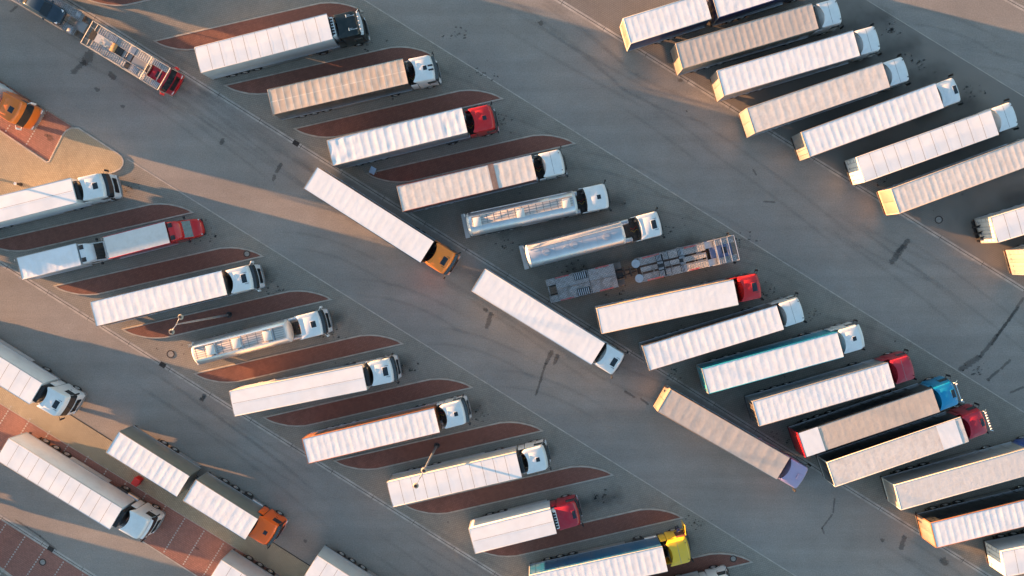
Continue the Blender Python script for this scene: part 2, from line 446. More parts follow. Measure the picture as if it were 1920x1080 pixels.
def manhole(u, v, r, label, z=.0, m=LID):
    c = pt(u, v)
    t = thing('manhole_cover', label, 'manhole cover', (c.x, c.y, z), 0, 'round manhole covers')
    mb = MB(); n = 28
    def cr(rr, zz): return [(rr*math.cos(2*PI*i/n), rr*math.sin(2*PI*i/n), zz) for i in range(n)]
    mb.rings([cr(r, 0), cr(r, .024), cr(r-.09, .024), cr(r-.09, .01)], False, False); build(mb, 'rim', IRON, t)
    mb = MB().tube((0, 0, 0), (0, 0, .02), r-.12, 24); build(mb, 'lid', m, t)
manhole(320, 664, .42, 'round concrete manhole cover on the lit pavers left of the tank truck')
manhole(1760, 412, .40, 'round manhole cover on dark pavers at the right, between two parked trailers')
manhole(463.5, 476, .36, 'round manhole cover in the island below the two vans', .09)
manhole(1374.5, 1047, .36, 'round manhole cover in the island right of the yellow cab', .09)
manhole(80, 1054, .38, 'round manhole cover on red pavers in the bottom left corner')

def decals(name, items, m, z):
    mb = MB(); lay = mb.bm.verts.layers.float.new('fade')
    for k, (x0, y0, x1, y1, wpx) in enumerate(items):
        a = pt(x0, y0); b = pt(x1, y1); wd = wpx/18.3
        d = b-a; L = d.length; d = d.normalized() if L > 1e-3 else Vector((1, 0, 0)); n = Vector((-d.y, d.x, 0))
        nu = max(4, int((L+2*wd)/.12)); nv = max(6, int(2*wd/.12)); nu = min(nu, 120); nv = min(nv, 40)
        zz = z+.0006*(k % 3)
        rows = []
        for i in range(nu+1):
            row = []
            for j in range(nv+1):
                s = -wd+(L+2*wd)*i/nu; t = -wd+2*wd*j/nv
                p = a+d*s+n*t
                ds = math.hypot(s-min(max(s, 0), L), t)
                v = mb.bm.verts.new((p.x, p.y, zz)); v[lay] = max(0, 1-ds/wd)
                row.append(v)
            rows.append(row)
        for i in range(nu):
            for j in range(nv): mb.bm.faces.new((rows[i][j], rows[i+1][j], rows[i+1][j+1], rows[i][j+1]))
    o = build(mb, name, m, smooth=0); o['kind'] = 'structure'
    return o
decals('oil_stain', [(168, 104, 160, 116, 17), (158, 118, 137, 135, 9), (207, 138, 214, 146, 9), (181, 167, 184, 169, 7), (229, 199, 231, 200, 6), (418, 262, 415, 268, 7),
 (527, 309, 518, 322, 6), (515, 330, 513, 336, 6), (1702, 452, 1684, 470, 8), (1695, 462, 1672, 490, 10), (1918, 560, 1860, 645, 5), (1908, 578, 1870, 628, 5), (1870, 628, 1838, 668, 7), (1835, 670, 1802, 692, 11),
 (1893, 676, 1878, 690, 5), (1872, 695, 1852, 712, 5), (1895, 736, 1918, 726, 4), (1034, 660, 1024, 680, 7), (1023, 682, 1005, 740, 4), (1046, 666, 1040, 680, 7),
 (920, 590, 913, 612, 9), (909, 580, 911, 582, 7), (1695, 1008, 1690, 1026, 9), (1768, 1050, 1772, 1056, 11), (383, 742, 378, 750, 8), (1654, 1012, 1655, 1013, 6),
 (1172, 734, 1190, 745, 4), (1202, 748, 1215, 758, 4), (1565, 935, 1562, 960, 3), (1560, 965, 1541, 990, 3), (1541, 990, 1545, 1000, 3), (1412, 318, 1418, 328, 3), (1432, 378, 1452, 379, 3),
 (1275, 150, 1276, 152, 7), (1287, 208, 1288, 209, 3), (1013, 42, 1014, 44, 8), (92, 257, 96, 260, 9), (86, 253, 88, 254, 5), (30, 975, 75, 1005, 3), (75, 1005, 105, 1030, 3),
 (368, 1027, 371, 1029, 4), (32, 12, 20, 22, 4), (572, 1014, 574, 1015, 5), (381, 745, 379, 748, 7)], OIL, .0215)
def tracks(name, items, m, z):
    mb = MB(); lay = mb.bm.verts.layers.float.new('fade')
    for k, (pa, pb, pc, wd) in enumerate(items):
        A, B, C_ = pt(*pa), pt(*pb), pt(*pc); prev = None; n = 44
        for i in range(n+1):
            t = i/n; p = A*(1-t)**2+B*2*t*(1-t)+C_*t*t
            d = ((B-A)*(1-t)+(C_-B)*t).normalized(); nn = Vector((-d.y, d.x, 0)); en = min(1, 4*t, 4*(1-t)); row = []
            for j in (-1, -.5, 0, .5, 1):
                v = mb.bm.verts.new((p.x+nn.x*wd*j, p.y+nn.y*wd*j, z+.0004*k/len(items))); v[lay] = (1-abs(j))*en; row.append(v)
            if prev:
                for q in range(4): mb.bm.faces.new((prev[q], row[q], row[q+1], prev[q+1]))
            prev = row
    o = build(mb, name, m, smooth=0); o['kind'] = 'structure'
rt = random.Random(11); ti = []
for ln, off in ((LG1, 45), (LG2, 55), (LG3, 45)):
    for k in range(15):
        x = rt.uniform(-150, 1700); y = ln.y(x)+off+rt.uniform(-15, 75); L_ = rt.uniform(180, 480); bend = rt.uniform(-50, 60)
        for s_ in (0, 1):
            dx, dy = s_*19, -s_*30
            ti.append(((x+dx, y+dy), (x+L_*.55+dx, y+L_*.34+dy), (x+L_+dx, y+L_*.62+bend+dy), rt.uniform(.22, .34)))
for (x, y) in ((1100, 330), (1230, 410), (1360, 500), (1560, 640), (560, 480), (700, 570), (840, 660), (960, 740), (900, 250), (760, 160), (1720, 60), (1840, 140)):
    for s_ in (0, 1): ti.append(((x-60+s_*14, y-12-s_*34), (x+60, y-30-s_*20), (x+190+s_*10, y+70-s_*30), .26))
tracks('tyre_tracks', ti, stain_mat('tyre_track', (.05, .05, .05), .1, 1.0, .10, .9), .0185)
spl = []
for (x, y) in ((940, 222), (765, 690), (1120, 930), (855, 60), (700, 90), (905, 135), (515, 545), (625, 630), (885, 780), (1310, 980), (240, 350), (390, 440), (1435, 545), (1520, 590),
               (1250, 430), (1670, 60), (1720, 120), (1820, 170), (1160, 550), (1300, 560), (950, 460), (1080, 500), (1240, 500), (1400, 450), (1650, 340), (1780, 350), (1730, 770), (1830, 700), (1450, 820), (1260, 700)):
    for q in range(16):
        a_ = random.gauss(0, 13); b_ = random.gauss(0, 8); spl.append((x+a_, y+b_, x+a_+random.uniform(0, 2), y+b_, random.uniform(2.2, 6.5)))
for i in range(90):   # single drips scattered over the parking bays
    t = random.random(); row = random.choice([(LG1, LP0, 500, 1750), (LG2, LPm, 1500, 1900), (LP2, LG3, 250, 1200)])
    x = random.uniform(row[2], row[3]); y = lerp(row[0].y(x), row[1].y(x), random.uniform(.1, .95))
    spl.append((x, y, x+.5, y+.3, random.uniform(3.5, 6)))
decals('oil_drips', spl, SPLAT, .0245)
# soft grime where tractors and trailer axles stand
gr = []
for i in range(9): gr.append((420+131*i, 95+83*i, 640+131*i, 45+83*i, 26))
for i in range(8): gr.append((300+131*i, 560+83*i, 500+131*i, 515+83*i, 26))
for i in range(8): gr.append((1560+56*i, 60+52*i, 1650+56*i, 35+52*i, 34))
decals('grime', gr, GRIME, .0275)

# ------------------------------------------------------------------ vehicles
def cabring(xf, xr, w, rf=.22, rr=.10, conc=0.0, bulge=.10, z=0.0, slope=0.0, x_ref=2.0):
    pts = []
    def zz(x): return z+slope*(x_ref-x)
    n = 8
    for i in range(n+1):                       # front edge, right to left
        y = -w+rf+(2*(w-rf))*i/n
        x = xf-bulge*(y/w)**2; pts.append((x, y, zz(x)))
    xc = xf-bulge*((w-rf)/w)**2
    for k in range(1, 5):
        a = PI/2*k/4; x = xc-rf+rf*math.cos(a); y = w-rf+rf*math.sin(a); pts.append((x, y, zz(x)))
    for k in range(1, 4):
        x = lerp(xc-rf, xr+rr, k/4); pts.append((x, w, zz(x)))
    for k in range(0, 3):
        a = PI/2*k/2; x = xr+rr-rr*math.sin(a); y = w-rr+rr*math.cos(a); pts.append((x, y, zz(x)))
    for i in range(1, n):
        y = w-rr-(2*(w-rr))*i/n; x = xr+conc*(1-(y/w)**2); pts.append((x, y, zz(x)))
    for k in range(0, 3):
        a = PI/2*k/2; x = xr+rr-rr*math.cos(a); y = -(w-rr)-rr*math.sin(a); pts.append((x, y, zz(x)))
    for k in range(1, 4):
        x = lerp(xr+rr, xc-rf, k/4); pts.append((x, -w, zz(x)))
    for k in range(0, 4):
        a = PI/2*(1-k/4); x = xc-rf+rf*math.cos(a); y = -(w-rf)-rf*math.sin(a); pts.append((x, y, zz(x)))
    return [Vector(p) for p in pts]

def cab_mesh(color, H, conc, nose):
    def f():
        mb = MB(); W = 1.245; k = H-3.7
        R = [cabring(2.22, .10, W-.03, .2, .08, 0, .10, .62),
             cabring(2.30+nose, .08, W, .24, .10, 0, .14, .95),
             cabring(2.28+nose, .06, W, .24, .10, 0, .14, 1.5),
             cabring(2.24+nose*.6, .05, W, .24, .10, 0, .14, 2.05),
             cabring(2.04, .03, W-.02, .24, .10, 0, .12, 2.95),
             cabring(1.98, .0, W-.03, .24, .09, conc*.3, .12, 3.12+k*.3),
             cabring(1.92, -.15, W-.05, .26, .08, conc, .12, 3.42+k, .09),
             cabring(1.84, -.22, W-.08, .28, .06, conc, .14, 3.52+k, .10),
             cabring(1.76, -.20, W-.14, .28, .06, conc, .15, 3.56+k, .10)]
        mb.rings(R)
        # shallow raised field on the roof
        return mb.mesh('cab', P[color])
    return cached(('cab', color, H, conc, nose), f)
def ws_mesh(nose, mt):
    def f():
        mb = MB(); W = 1.245; rows = []
        for t in (0, .5, 1):
            xf = lerp(2.24+nose*.6, 2.04, t); w = lerp(W, W-.02, t); b = lerp(.14, .12, t)
            r = cabring(xf+.012, .0, w+.010, .24, .1, 0, b, lerp(2.08, 2.93, t))
            rows.append(r[-3:]+r[:12])
        mb.patch(rows); return mb.mesh('windscreen', mt)
    return cached(('ws', nose, mt.name), f)
def grille_mesh(nose):
    def f():
        mb = MB(); rows = []
        for z in (1.12, 1.5, 1.92):
            r = cabring(2.28+nose*.9+.014, 0, 1.26, .24, .1, 0, .14, z); rows.append(r[1:8])
        mb.patch(rows)
        for z in (1.2, 1.35, 1.5, 1.65, 1.8): mb.box(2.2+nose*.9, 2.31+nose*.9, -.7, .7, z-.02, z+.02)
        return mb.mesh('grille', BLACK)
    return cached(('gr', nose), f)
def wheel_mesh(dual=False):
    def f():
        mb = MB(); wd = .58 if dual else .30; n = 22
        prof = [(.27, 0), (.44, 0), (.50, .03), (.515, .08), (.515, wd-.08), (.50, wd-.03), (.44, wd), (.27, wd)]
        mb.rings([[(r*math.cos(2*PI*i/n), y-wd, r*math.sin(2*PI*i/n)) for i in range(n)] for r, y in prof], False, False)
        return mb.mesh('wheel', RUB)
    return cached(('wh', dual), f)
def rim_mesh(dual=False):
    def f():
        mb = MB(); n = 18
        prof = [(.27, .0), (.285, -.02), (.26, -.05), (.20, -.10 if dual else -.02), (.13, -.10 if dual else -.02), (.12, .03), (.05, .05)]
        mb.rings([[(r*math.cos(2*PI*i/n), y, r*math.sin(2*PI*i/n)) for i in range(n)] for r, y in prof], False, True)
        mb.tube((0, -.28, 0), (0, -.1, 0), .27, 18)
        return mb.mesh('rim', RIM)
    return cached(('rim', dual), f)
def wheels(root, xs, half=1.24, dual=False, T=None, r=.515, s=1.0):
    for x in xs:
        for sd in (1, -1):
            p = Vector((x, sd*half, r*s)); rz = 0 if sd > 0 else PI
            if T is not None: q = T[0]+Matrix.Rotation(T[1], 3, 'Z') @ p; rz += T[1]
            else: q = p
            wv = link('wheel', wheel_mesh(dual), root, q, rz); wv.scale = (s, s, s)
            link('rim', rim_mesh(dual), wv)

def local(root_T, p): return root_T[0]+Matrix.Rotation(root_T[1], 3, 'Z') @ Vector(p)

def make_cab(root, T, color='white', H=3.7, conc=.32, nose=0.0, hatch='mid', visor=None, mirrors='black', dots=False, seam=False, bar=None, horns=False,
             strips=False, glass=None, door_open=False, chromebar=False, rear_window=False, bumper=None, ac=False, raised=False, grille=True):
    """T=(location, rotation) in root space; cab back wall at x=0"""
    L, rz = T
    cab = link('cab', cab_mesh(color, H, conc, nose), root, L, rz)
    roofz = lambda x: 3.56+(H-3.7)+.10*(2.0-x)
    link('windscreen', ws_mesh(nose, glass or GLASS), cab)
    if grille: link('grille', grille_mesh(nose), cab)
    for s in (1, -1):
        if not (door_open and s > 0):
            link('side_window', cached(('sw', s), lambda: MB().patch([[(1.02, s*1.252, 2.05), (1.98, s*1.252, 2.05)], [(1.02, s*1.240, 2.82), (1.80, s*1.240, 2.82)]]).mesh('side_window', GLASS)), cab)
        link('headlight', cached(('hl', s, nose), lambda: MB().box(2.08+nose, 2.26+nose, s*.72, s*1.13, .78, .96, .03).mesh('headlight', LAMP)), cab)
        def mir():
            mb = MB()
            mb.tube((1.95, s*1.2, 2.95), (2.16, s*1.50, 2.90), .025).tube((1.95, s*1.2, 1.95), (2.14, s*1.50, 2.05), .025)
            mb.box(2.08, 2.19, s*1.38, s*1.58, 2.02, 2.85, .04); return mb.mesh('mirror', BLACK if mirrors == 'black' else P[mirrors])
        link('mirror', cached(('mir', s, mirrors), mir), cab)
        link('door_handle', cached(('dh', s), lambda: MB().box(1.08, 1.25, s*1.25, s*1.275, 1.75, 1.80).mesh('door_handle', BLACK)), cab)
        # step well and wheel arch
        def arch():
            mb = MB(); n = 10; rows = []
            for i in range(n+1):
                a = PI*i/n
                rows.append([(1.05+.66*math.cos(a), s*y, .52+.66*math.sin(a)) for y in (.95, 1.265)])
            mb.patch(rows); return mb.mesh('wheel_arch', BLACK)
        link('wheel_arch', cached(('arch', s), arch), cab)
    link('bumper', cached(('bmp', color if bumper is None else bumper, nose), lambda: MB().rings([cabring(2.26+nose, 1.75, 1.20, .22, .05, 0, .12, .35), cabring(2.36+nose, 1.75, 1.24, .24, .05, 0, .14, .5), cabring(2.36+nose, 1.75, 1.25, .24, .05, 0, .14, .74)]).mesh('bumper', P[bumper or 'grey'])), cab)
    # dark inside of the air deflector above the back wall
    if visor:
        def fv():
            mb = MB(); a = cabring(2.26, 0, 1.20, .2, .1, 0, .13, 2.98); b = cabring(2.02, 0, 1.20, .2, .1, 0, .13, 3.14)
            c = cabring(2.02, 0, 1.20, .2, .1, 0, .13, 3.10)
            mb.patch([c[-2:]+c[:11], a[-2:]+a[:11], b[-2:]+b[:11]]); return mb.mesh('sun_visor', GLASS if visor == 'dark' else P[visor])
        link('sun_visor', cached(('vis', visor), fv), cab)
    if hatch:
        hx, hy, lx, ly = {'mid': (1.25, 0, .62, .50), 'big': (1.32, 0, .85, .50), 'small': (1.15, 0, .42, .38), 'front': (1.55, 0, .8, .36), 'mid_off': (1.0, .05, .62, .50)}[hatch]
        z = roofz(hx)
        def fh():
            mb = MB(); rot = Matrix.Rotation(math.atan(.10), 3, 'Y')
            mb.box(hx-ly/2, hx+ly/2, hy-lx/2, hy+lx/2, z-.03, z+.055, .015, rot=rot); return mb.mesh('roof_hatch', SKYG if not raised else P[color])
        h = link('roof_hatch', cached(('hatch', hatch, H, raised and color), fh), cab)
        def fr():
            mb = MB(); rot = Matrix.Rotation(math.atan(.10), 3, 'Y')
            mb.box(hx-ly/2-.05, hx+ly/2+.05, hy-lx/2-.05, hy+lx/2+.05, z-.03, z+.03, .01, rot=rot); return mb.mesh('hatch_frame', P[color])
        link('hatch_frame', cached(('hframe', hatch, H, color), fr), h)
    if dots:
        def fd():
            mb = MB()
            for s in (1, -1):
                for k in range(4): mb.box(1.32+k*.10, 1.37+k*.10, s*.55-.03, s*.55+.03, roofz(1.35)-.03, roofz(1.35)+.02)
            return mb.mesh('roof_vent', BLACK)
        link('roof_vent', cached(('dots', H), fd), cab)
    if not seam and hatch:
        def fp():
            mb = MB(); rot = Matrix.Rotation(math.atan(.10), 3, 'Y')
            mb.box(.35, 1.72, -.86, .86, roofz(1.03)-.04, roofz(1.03)+.012, .03, rot=rot); return mb.mesh('roof_panel', P[color])
        link('roof_panel', cached(('rp', H, color), fp), cab)
    if seam:
        link('roof_seam', cached(('seam', H), lambda: MB().patch([[(.86, y, roofz(.86)+.004), (.89, y, roofz(.89)+.004)] for y in (-1.08, 1.08)]).mesh('roof_seam', SEAM)), cab)
        def fm():
            mb = MB()
            for s in (1, -1): mb.tube((1.7, s*.85, roofz(1.7)-.02), (1.7, s*.85, roofz(1.7)+.06), .05, 10)
            return mb.mesh('marker_lamp', BLACK)
        link('marker_lamp', cached(('mkl', H), fm), cab)
    if strips:
        link('roof_strip', cached(('strips', H), lambda: MB().box(1.45, 1.95, .06, .22, roofz(1.7)-.04, roofz(1.7)+.035, .01, rot=Matrix.Rotation(.1, 3, 'Y')).box(1.45, 1.95, -.36, -.20, roofz(1.7)-.04, roofz(1.7)+.035, .01, rot=Matrix.Rotation(.1, 3, 'Y')).mesh('roof_strip', BLACK)), cab)
    if ac:
        link('cooling_unit', MB().box(1.15, 1.62, -.28, .28, roofz(1.4)-.05, roofz(1.4)+.14, .05).mesh('cooling_unit', P[color]), cab)
    if bar:
        mb = MB(); zt = roofz(1.95)+.10
        mb.tube((2.02, -1.0, zt), (2.02, 1.0, zt), .03, 8)
        for s in (1, -1): mb.tube((1.85, s*.95, zt-.25), (2.02, s*.95, zt), .025, 6); mb.tube((2.0, s*.95, zt), (2.25, s*1.12, zt+.02), .03, 6)
        lb = build(mb, 'light_bar', CHROME, cab)
        for k in range(bar):
            y = -.82+1.64*k/(bar-1)
            m2 = MB().tube((2.0, y, zt+.12), (2.12, y, zt+.12), .07, 12); build(m2, 'spot_lamp', LAMP, lb)
    if horns:
        mb = MB()
        for s in (.72, -.62):
            mb.tube((.95, s, roofz(1)+.06), (1.6, s, roofz(1.6)+.08), .022, 8).tube((1.6, s, roofz(1.6)+.08), (1.75, s, roofz(1.7)+.08), .025, 10, .06)
            mb.tube((.95, s+.12, roofz(1)+.06), (1.35, s+.12, roofz(1.4)+.08), .02, 8).tube((.95, s-.08, roofz(1)+.06), (.95, s+.22, roofz(1)+.06), .02, 6)
        build(mb, 'air_horn', CHROME, cab)
    # side fairing behind the cab, catwalk, chassis, tanks
    ch = link('tractor_chassis', cached('tch', chassis_mesh), root, L, rz)
    for s in (1, -1):
        link('fuel_tank', cached(('ft', s), lambda: MB().tube((-2.0, s*.92, .82), (-.75, s*.92, .82), .31, 16).mesh('fuel_tank', ALU)), root, L, rz)
        link('side_fairing', cached(('sf', s, color), lambda: MB().box(-.62, .02, s*1.17, s*1.225, 1.0, 2.9, .02).mesh('side_fairing', P[color])), root, L, rz)
    hs = link('air_hose', cached('hose1', lambda: hose_mesh(.12, HOSE)), ch); hs2 = link('air_hose', cached('hose2', lambda: hose_mesh(-.15, HOSEY)), ch)
    wheels(root, [1.05], 1.24, False, T)
    wheels(root, [-2.65], 1.24, True, T)
    if rear_window: pass
    if door_open:
        link('door_opening', MB().box(1.02, 2.02, 1.235, 1.262, 1.15, 2.9, .01).mesh('door_opening', CABIN), cab)
        link('seat', MB().box(1.1, 1.6, .75, 1.27, 1.6, 1.75, .04).box(1.08, 1.2, .75, 1.27, 1.75, 2.5, .03).mesh('seat', BLACK), cab)
        d = link('door', MB().box(-.03, .03, 0, 1.0, 1.0, 2.95, .02).mesh('door', P[color]), cab, (2.0, 1.27, 0), R_(-6))
        link('side_window', MB().box(-.036, .036, .12, .9, 2.05, 2.8).mesh('side_window', GLASS), d)
    return cab
def chassis_mesh():
    mb = MB()
    for s in (1, -1): mb.box(-3.5, 2.0, s*.34, s*.44, .72, .98)
    for x in (-3.4, -2.2, -1.4, -.6, .6, 1.8): mb.box(x-.05, x+.05, -.34, .34, .78, .94)
    mb.box(-1.3, -.1, -.62, .62, 1.0, 1.04)               # catwalk
    for k in range(6): mb.box(-1.25+k*.2, -1.2+k*.2, -.6, .6, 1.04, 1.06)
    mb.box(-2.95, -1.95, -.45, .45, 1.0, 1.12, .02)         # fifth wheel
    for s in (1, -1):
        mb.box(-3.3, -2.0, s*.66, s*1.24, 1.06, 1.10, .02)     # mudguards
        mb.box(-.7, -.1, s*.6, s*1.15, .45, 1.05, .03)        # battery / air tanks
        mb.tube((-2.65, s*.3, .515), (-2.65, s*1.0, .515), .09)
    mb.box(-.12, -.05, -.9, .9, 1.1, 2.0)
    mb.tube((-.3, .75, 1.05), (-.3, .75, 3.0), .09, 10)
    return mb.mesh('tractor_chassis', CHAS)
def hose_mesh(y, m):
    mb = MB(); pts = []
    for i in range(15):
        t = i/14; pts.append(Vector((-.08-.75*t, y+.10*math.sin(t*9), 1.75-.55*math.sin(t*PI))))
    mb.path(pts, .022, 6); return mb.mesh('air_hose', m)

def roof_mesh(L, W, zt, style, m, seed=0, period=None):
    mb = MB(); rnd = random.Random(seed)
    period = period or {'rib': rnd.choice([.62, .68, .74, .80]), 'soft': .72, 'stained': .72, 'wrinkle': .78}.get(style, 1.2)
    n = max(1, round(L/period)); per = L/n
    nx = n*(8 if style != 'panel' and style != 'smooth' else 2); ny = 16
    amp = {'rib': .0085, 'soft': .0022, 'stained': .009, 'wrinkle': .013}.get(style, .0)
    amp *= rnd.uniform(.65, 1.2)
    jit = [rnd.uniform(.7, 1.3) for _ in range(n+1)]; tilt = rnd.uniform(-.5, .5)
    rows = []
    for i in range(nx+1):
        x = L*i/nx; ph = x/per; k = min(int(ph), n-1); f = ph-k
        row = []
        for j in range(ny+1):
            y = -W/2+W*j/ny; e = 1-abs(2*y/W)
            edge = min(1, e*5)
            z = zt
            if amp:
                sag = (math.sin(PI*f)**.8 if 0 < f < 1 else 0)*amp*jit[k]*edge
                if f < .12 or f > .88: sag *= .6
                z -= sag
                wv = Vector((x*1.6+seed*7.1, y*1.1, 0))
                z += edge*.004*max(0, noise.noise(Vector((x*.9+y*(1.4+tilt), (y-x*.35)*3.2, seed*3))))
                z += edge*(.002 if style == 'soft' else .005)*noise.noise(wv)*(5 if style == 'wrinkle' and (x < 2.8 or x > L-2) else 1)
                z += edge*.003*noise.noise(Vector((x*3.0+y*5, y*3.0-x*2, seed)))
            else:
                z += .010*noise.noise(Vector((x*.5+seed, y*.6, 0)))*edge
                z += .02*e
            row.append((x, y, z))
        rows.append(row)
    mb.patch(rows)
    # skirt down the sides
    bm = mb.bm
    for a, b in ((rows[0], -1), (rows[-1], 1)):
        mb.patch([[(p[0]+.006*b, p[1], p[2]) for p in a], [(p[0]+.006*b, p[1], zt-.09) for p in a]])
    for j in (0, ny):
        sg = -1 if j == 0 else 1
        mb.patch([[(r[j][0], r[j][1]+sg*.006, r[j][2]) for r in rows], [(r[j][0], r[j][1]+sg*.006, zt-.09) for r in rows]])
    return mb.mesh('roof', m, 50)

def box_trailer(root, L, W=2.55, zb=1.15, zt=4.0, side='white', roof='white', style='rib', rear='light_grey', rstyle='doors', wheels_n=3, x0=None, seed=0,
                fridge=False, legs=True, frame=None, lift=False, name='trailer_body', patch=None, sidestyle='curtain', front=None, period=None, rails=True, pole=False, rail=None, tyre_s=1.0, half=None, wx=None):
    """closed box with its back wall at x0 (default -L/2)"""
    x0 = -L/2 if x0 is None else x0; h = W/2
    def off(me, nm, par, loc=(0, 0, 0)): return link(nm, me, par, (x0+loc[0], loc[1], loc[2]))
    mb = MB(); mb.box(0.03, L-.03, -h+.02, h-.02, zb, zt-.18, .02)
    if sidestyle == 'curtain':
        for s in (1, -1):
            for k in range(int(L/1.15)):
                x = .6+k*1.15; mb.box(x-.03, x+.03, s*(h-.025), s*(h-.008), zb+.05, zt-.1)
    body = off(mb.mesh(name, P[side]), name, root)
    rf = link('roof', roof_mesh(L, W, zt, style, TARP[roof], seed, period), body)
    if style == 'panel':
        mb = MB(); n = round(L/1.22)
        for k in range(1, n):
            x = L*k/n; mb.patch([[(x-.013, y, zt+.026*(1-abs(2*y/W))+.022), (x+.018, y, zt+.026*(1-abs(2*y/W))+.022)] for y in (-h+.06, 0, h-.06)])
        link('roof_seam', mb.mesh('roof_seam', SEAM, 0), rf)
    if style == 'smooth':
        mb = MB().patch([[(.1, -.012, zt+.045), (.1, .012, zt+.045)], [(L-.1, -.012, zt+.045), (L-.1, .012, zt+.045)]])
        link('roof_seam', mb.mesh('roof_seam', SEAM, 0), rf)
    if patch:
        for (pa, pb, pm) in patch:
            mb = MB(); xs = [pa+(pb-pa)*i/14 for i in range(15)]
            mb.patch([[(x, y, zt+.024+.004*math.sin(x*9+y*3)) for y in (-h+.04, -.6, 0, .6, h-.04)] for x in xs]); link('roof_patch', mb.mesh('roof_patch', TARP[pm]), rf)
    if rails:
        for s in (1, -1):
            mb = MB().box(0, L, s*(h-.05), s*(h+.012), zt-.10, zt+.012, .01)
            link('roof_rail', mb.mesh('roof_rail', P[rail or (side if side != 'white' else 'light_grey')] if (rail or not frame) else P[frame]), body)
    for s in (1, -1):
        mb = MB().box(.02, L-.02, s*(h-.04), s*(h+.01), zb-.12, zb+.03, .01)
        link('bottom_rail', mb.mesh('bottom_rail', ALU), body)
    # back end
    fm = frame or ('grey' if rear != 'white' else 'light_grey')
    mb = MB().box(-.05, .03, -h-.005, h+.005, zt-.14, zt+.008, .012).box(-.05, .03, -h-.005, h+.005, zb-.1, zb+.06, .012)
    for s in (1, -1): mb.box(-.05, .03, s*(h-.10), s*(h+.006), zb+.06, zt-.14, .012)
    link('rear_frame', mb.mesh('rear_frame', P[fm]), body)
    for s in (1, -1):
        mb = MB().box(-.035, .028, s*.012, s*(h-.105), zb+.065, zt-.145, .01)
        d = link('rear_door', mb.mesh('rear_door', P[rear]), body)
        if rstyle == 'doors':
            mb = MB()
            for q in (.35, .85): mb.tube((-.06, s*q, zb+.05), (-.06, s*q, zt-.15), .022, 6)
            for q in (.35, .85): mb.box(-.085, -.04, s*q-.10, s*q+.10, zb+.45, zb+.50)
            for zz in (zb+.35, zb+1.1, zb+1.9, zb+2.5): mb.box(-.05, -.03, s*(h-.35), s*(h-.10), zz-.04, zz+.04)
            link('lock_rod', mb.mesh('lock_rod', GALV), d)
    if lift:
        mb = MB().box(-.34, -.10, -1.1, 1.1, .85, 1.0, .02)
        for q in (-.75, -.2, .45): mb.box(-.40, -.08, q-.06, q+.06, .8, 1.75, .02).tube((-.3, q, .9), (-.12, q+.15, 2.0), .04, 8)
        off(mb.mesh('tail_lift', BLACK), 'tail_lift', root)
    # chassis
    mb = MB()
    for s in (1, -1): mb.box(.2, L-1.0, s*.45, s*.55, zb-.33, zb-.05)
    x = .5
    while x < L-.3: mb.box(x-.04, x+.04, -h+.06, h-.06, zb-.14, zb-.02); x += 1.1
    if legs:
        for s in (1, -1): mb.box(L-2.9, L-2.75, s*.62, s*.76, .12, zb-.1); mb.box(L-2.95, L-2.7, s*.55, s*.83, .08, .13)
    mb.box(.0, .12, -h+.08, h-.08, .5, .64, .01)
    mb.box(.14, .18, -h+.1, h-.1, .32, zb-.12)  # full-width plate added to stop low sun shining under the rear
    for s in (1, -1): mb.box(.04, .12, s*.5, s*.6, .6, zb)
    off(mb.mesh('trailer_chassis', CHAS), 'trailer_chassis', root)
    for s in (1, -1):
        off(cached(('tl', s, h), lambda: MB().box(-.03, .03, s*(h-.42), s*(h-.14), .74, .84, .01).mesh('tail_light', REDL)), 'tail_light', root)
    xs = wx or ([1.9, 3.2, 4.5] if wheels_n == 3 else [L/2-.65, L/2+.65] if wheels_n == 2 else [L*.45])
    wheels(root, [x0+x for x in xs], half or (h-.02), False, None, .515, tyre_s)
    for s in (1, -1):
        xe = L-3.4 if legs else L-.3
        if xe-xs[-1] > 1.5: off(MB().box(xs[-1]+.62, xe, s*(h-.05), s*(h-.02), .36, zb-.1, .01).mesh('side_guard', P['grey'] if side not in ('white', 'cream') else P['light_grey']), 'side_guard', root)  # guard made solid to keep sunlight from leaking under the body
        off(MB().box(xs[0]-.68, xs[0]-.65, s*(h-.75), s*(h-.05), .15, zb-.1).mesh('mud_flap', BLACK), 'mud_flap', root)  # flap widened to block low sun behind the wheels
    if fridge:
        mb = MB().box(L, L+.42, -.95, .95, 1.75, zt-.22, .10)
        fu = off(mb.mesh('cooling_unit', P[fridge]), 'cooling_unit', root)
        mb = MB()
        for k in range(6): mb.box(L+.08, L+.36, -.80+k*.28, -.62+k*.28, zt-.24, zt-.19, .01)
        mb.box(L+.02, L+.12, -.9, .9, zt-.24, zt-.2)
        link('fan_grille', mb.mesh('fan_grille', BLACK), fu, (0, 0, 0))
    return body

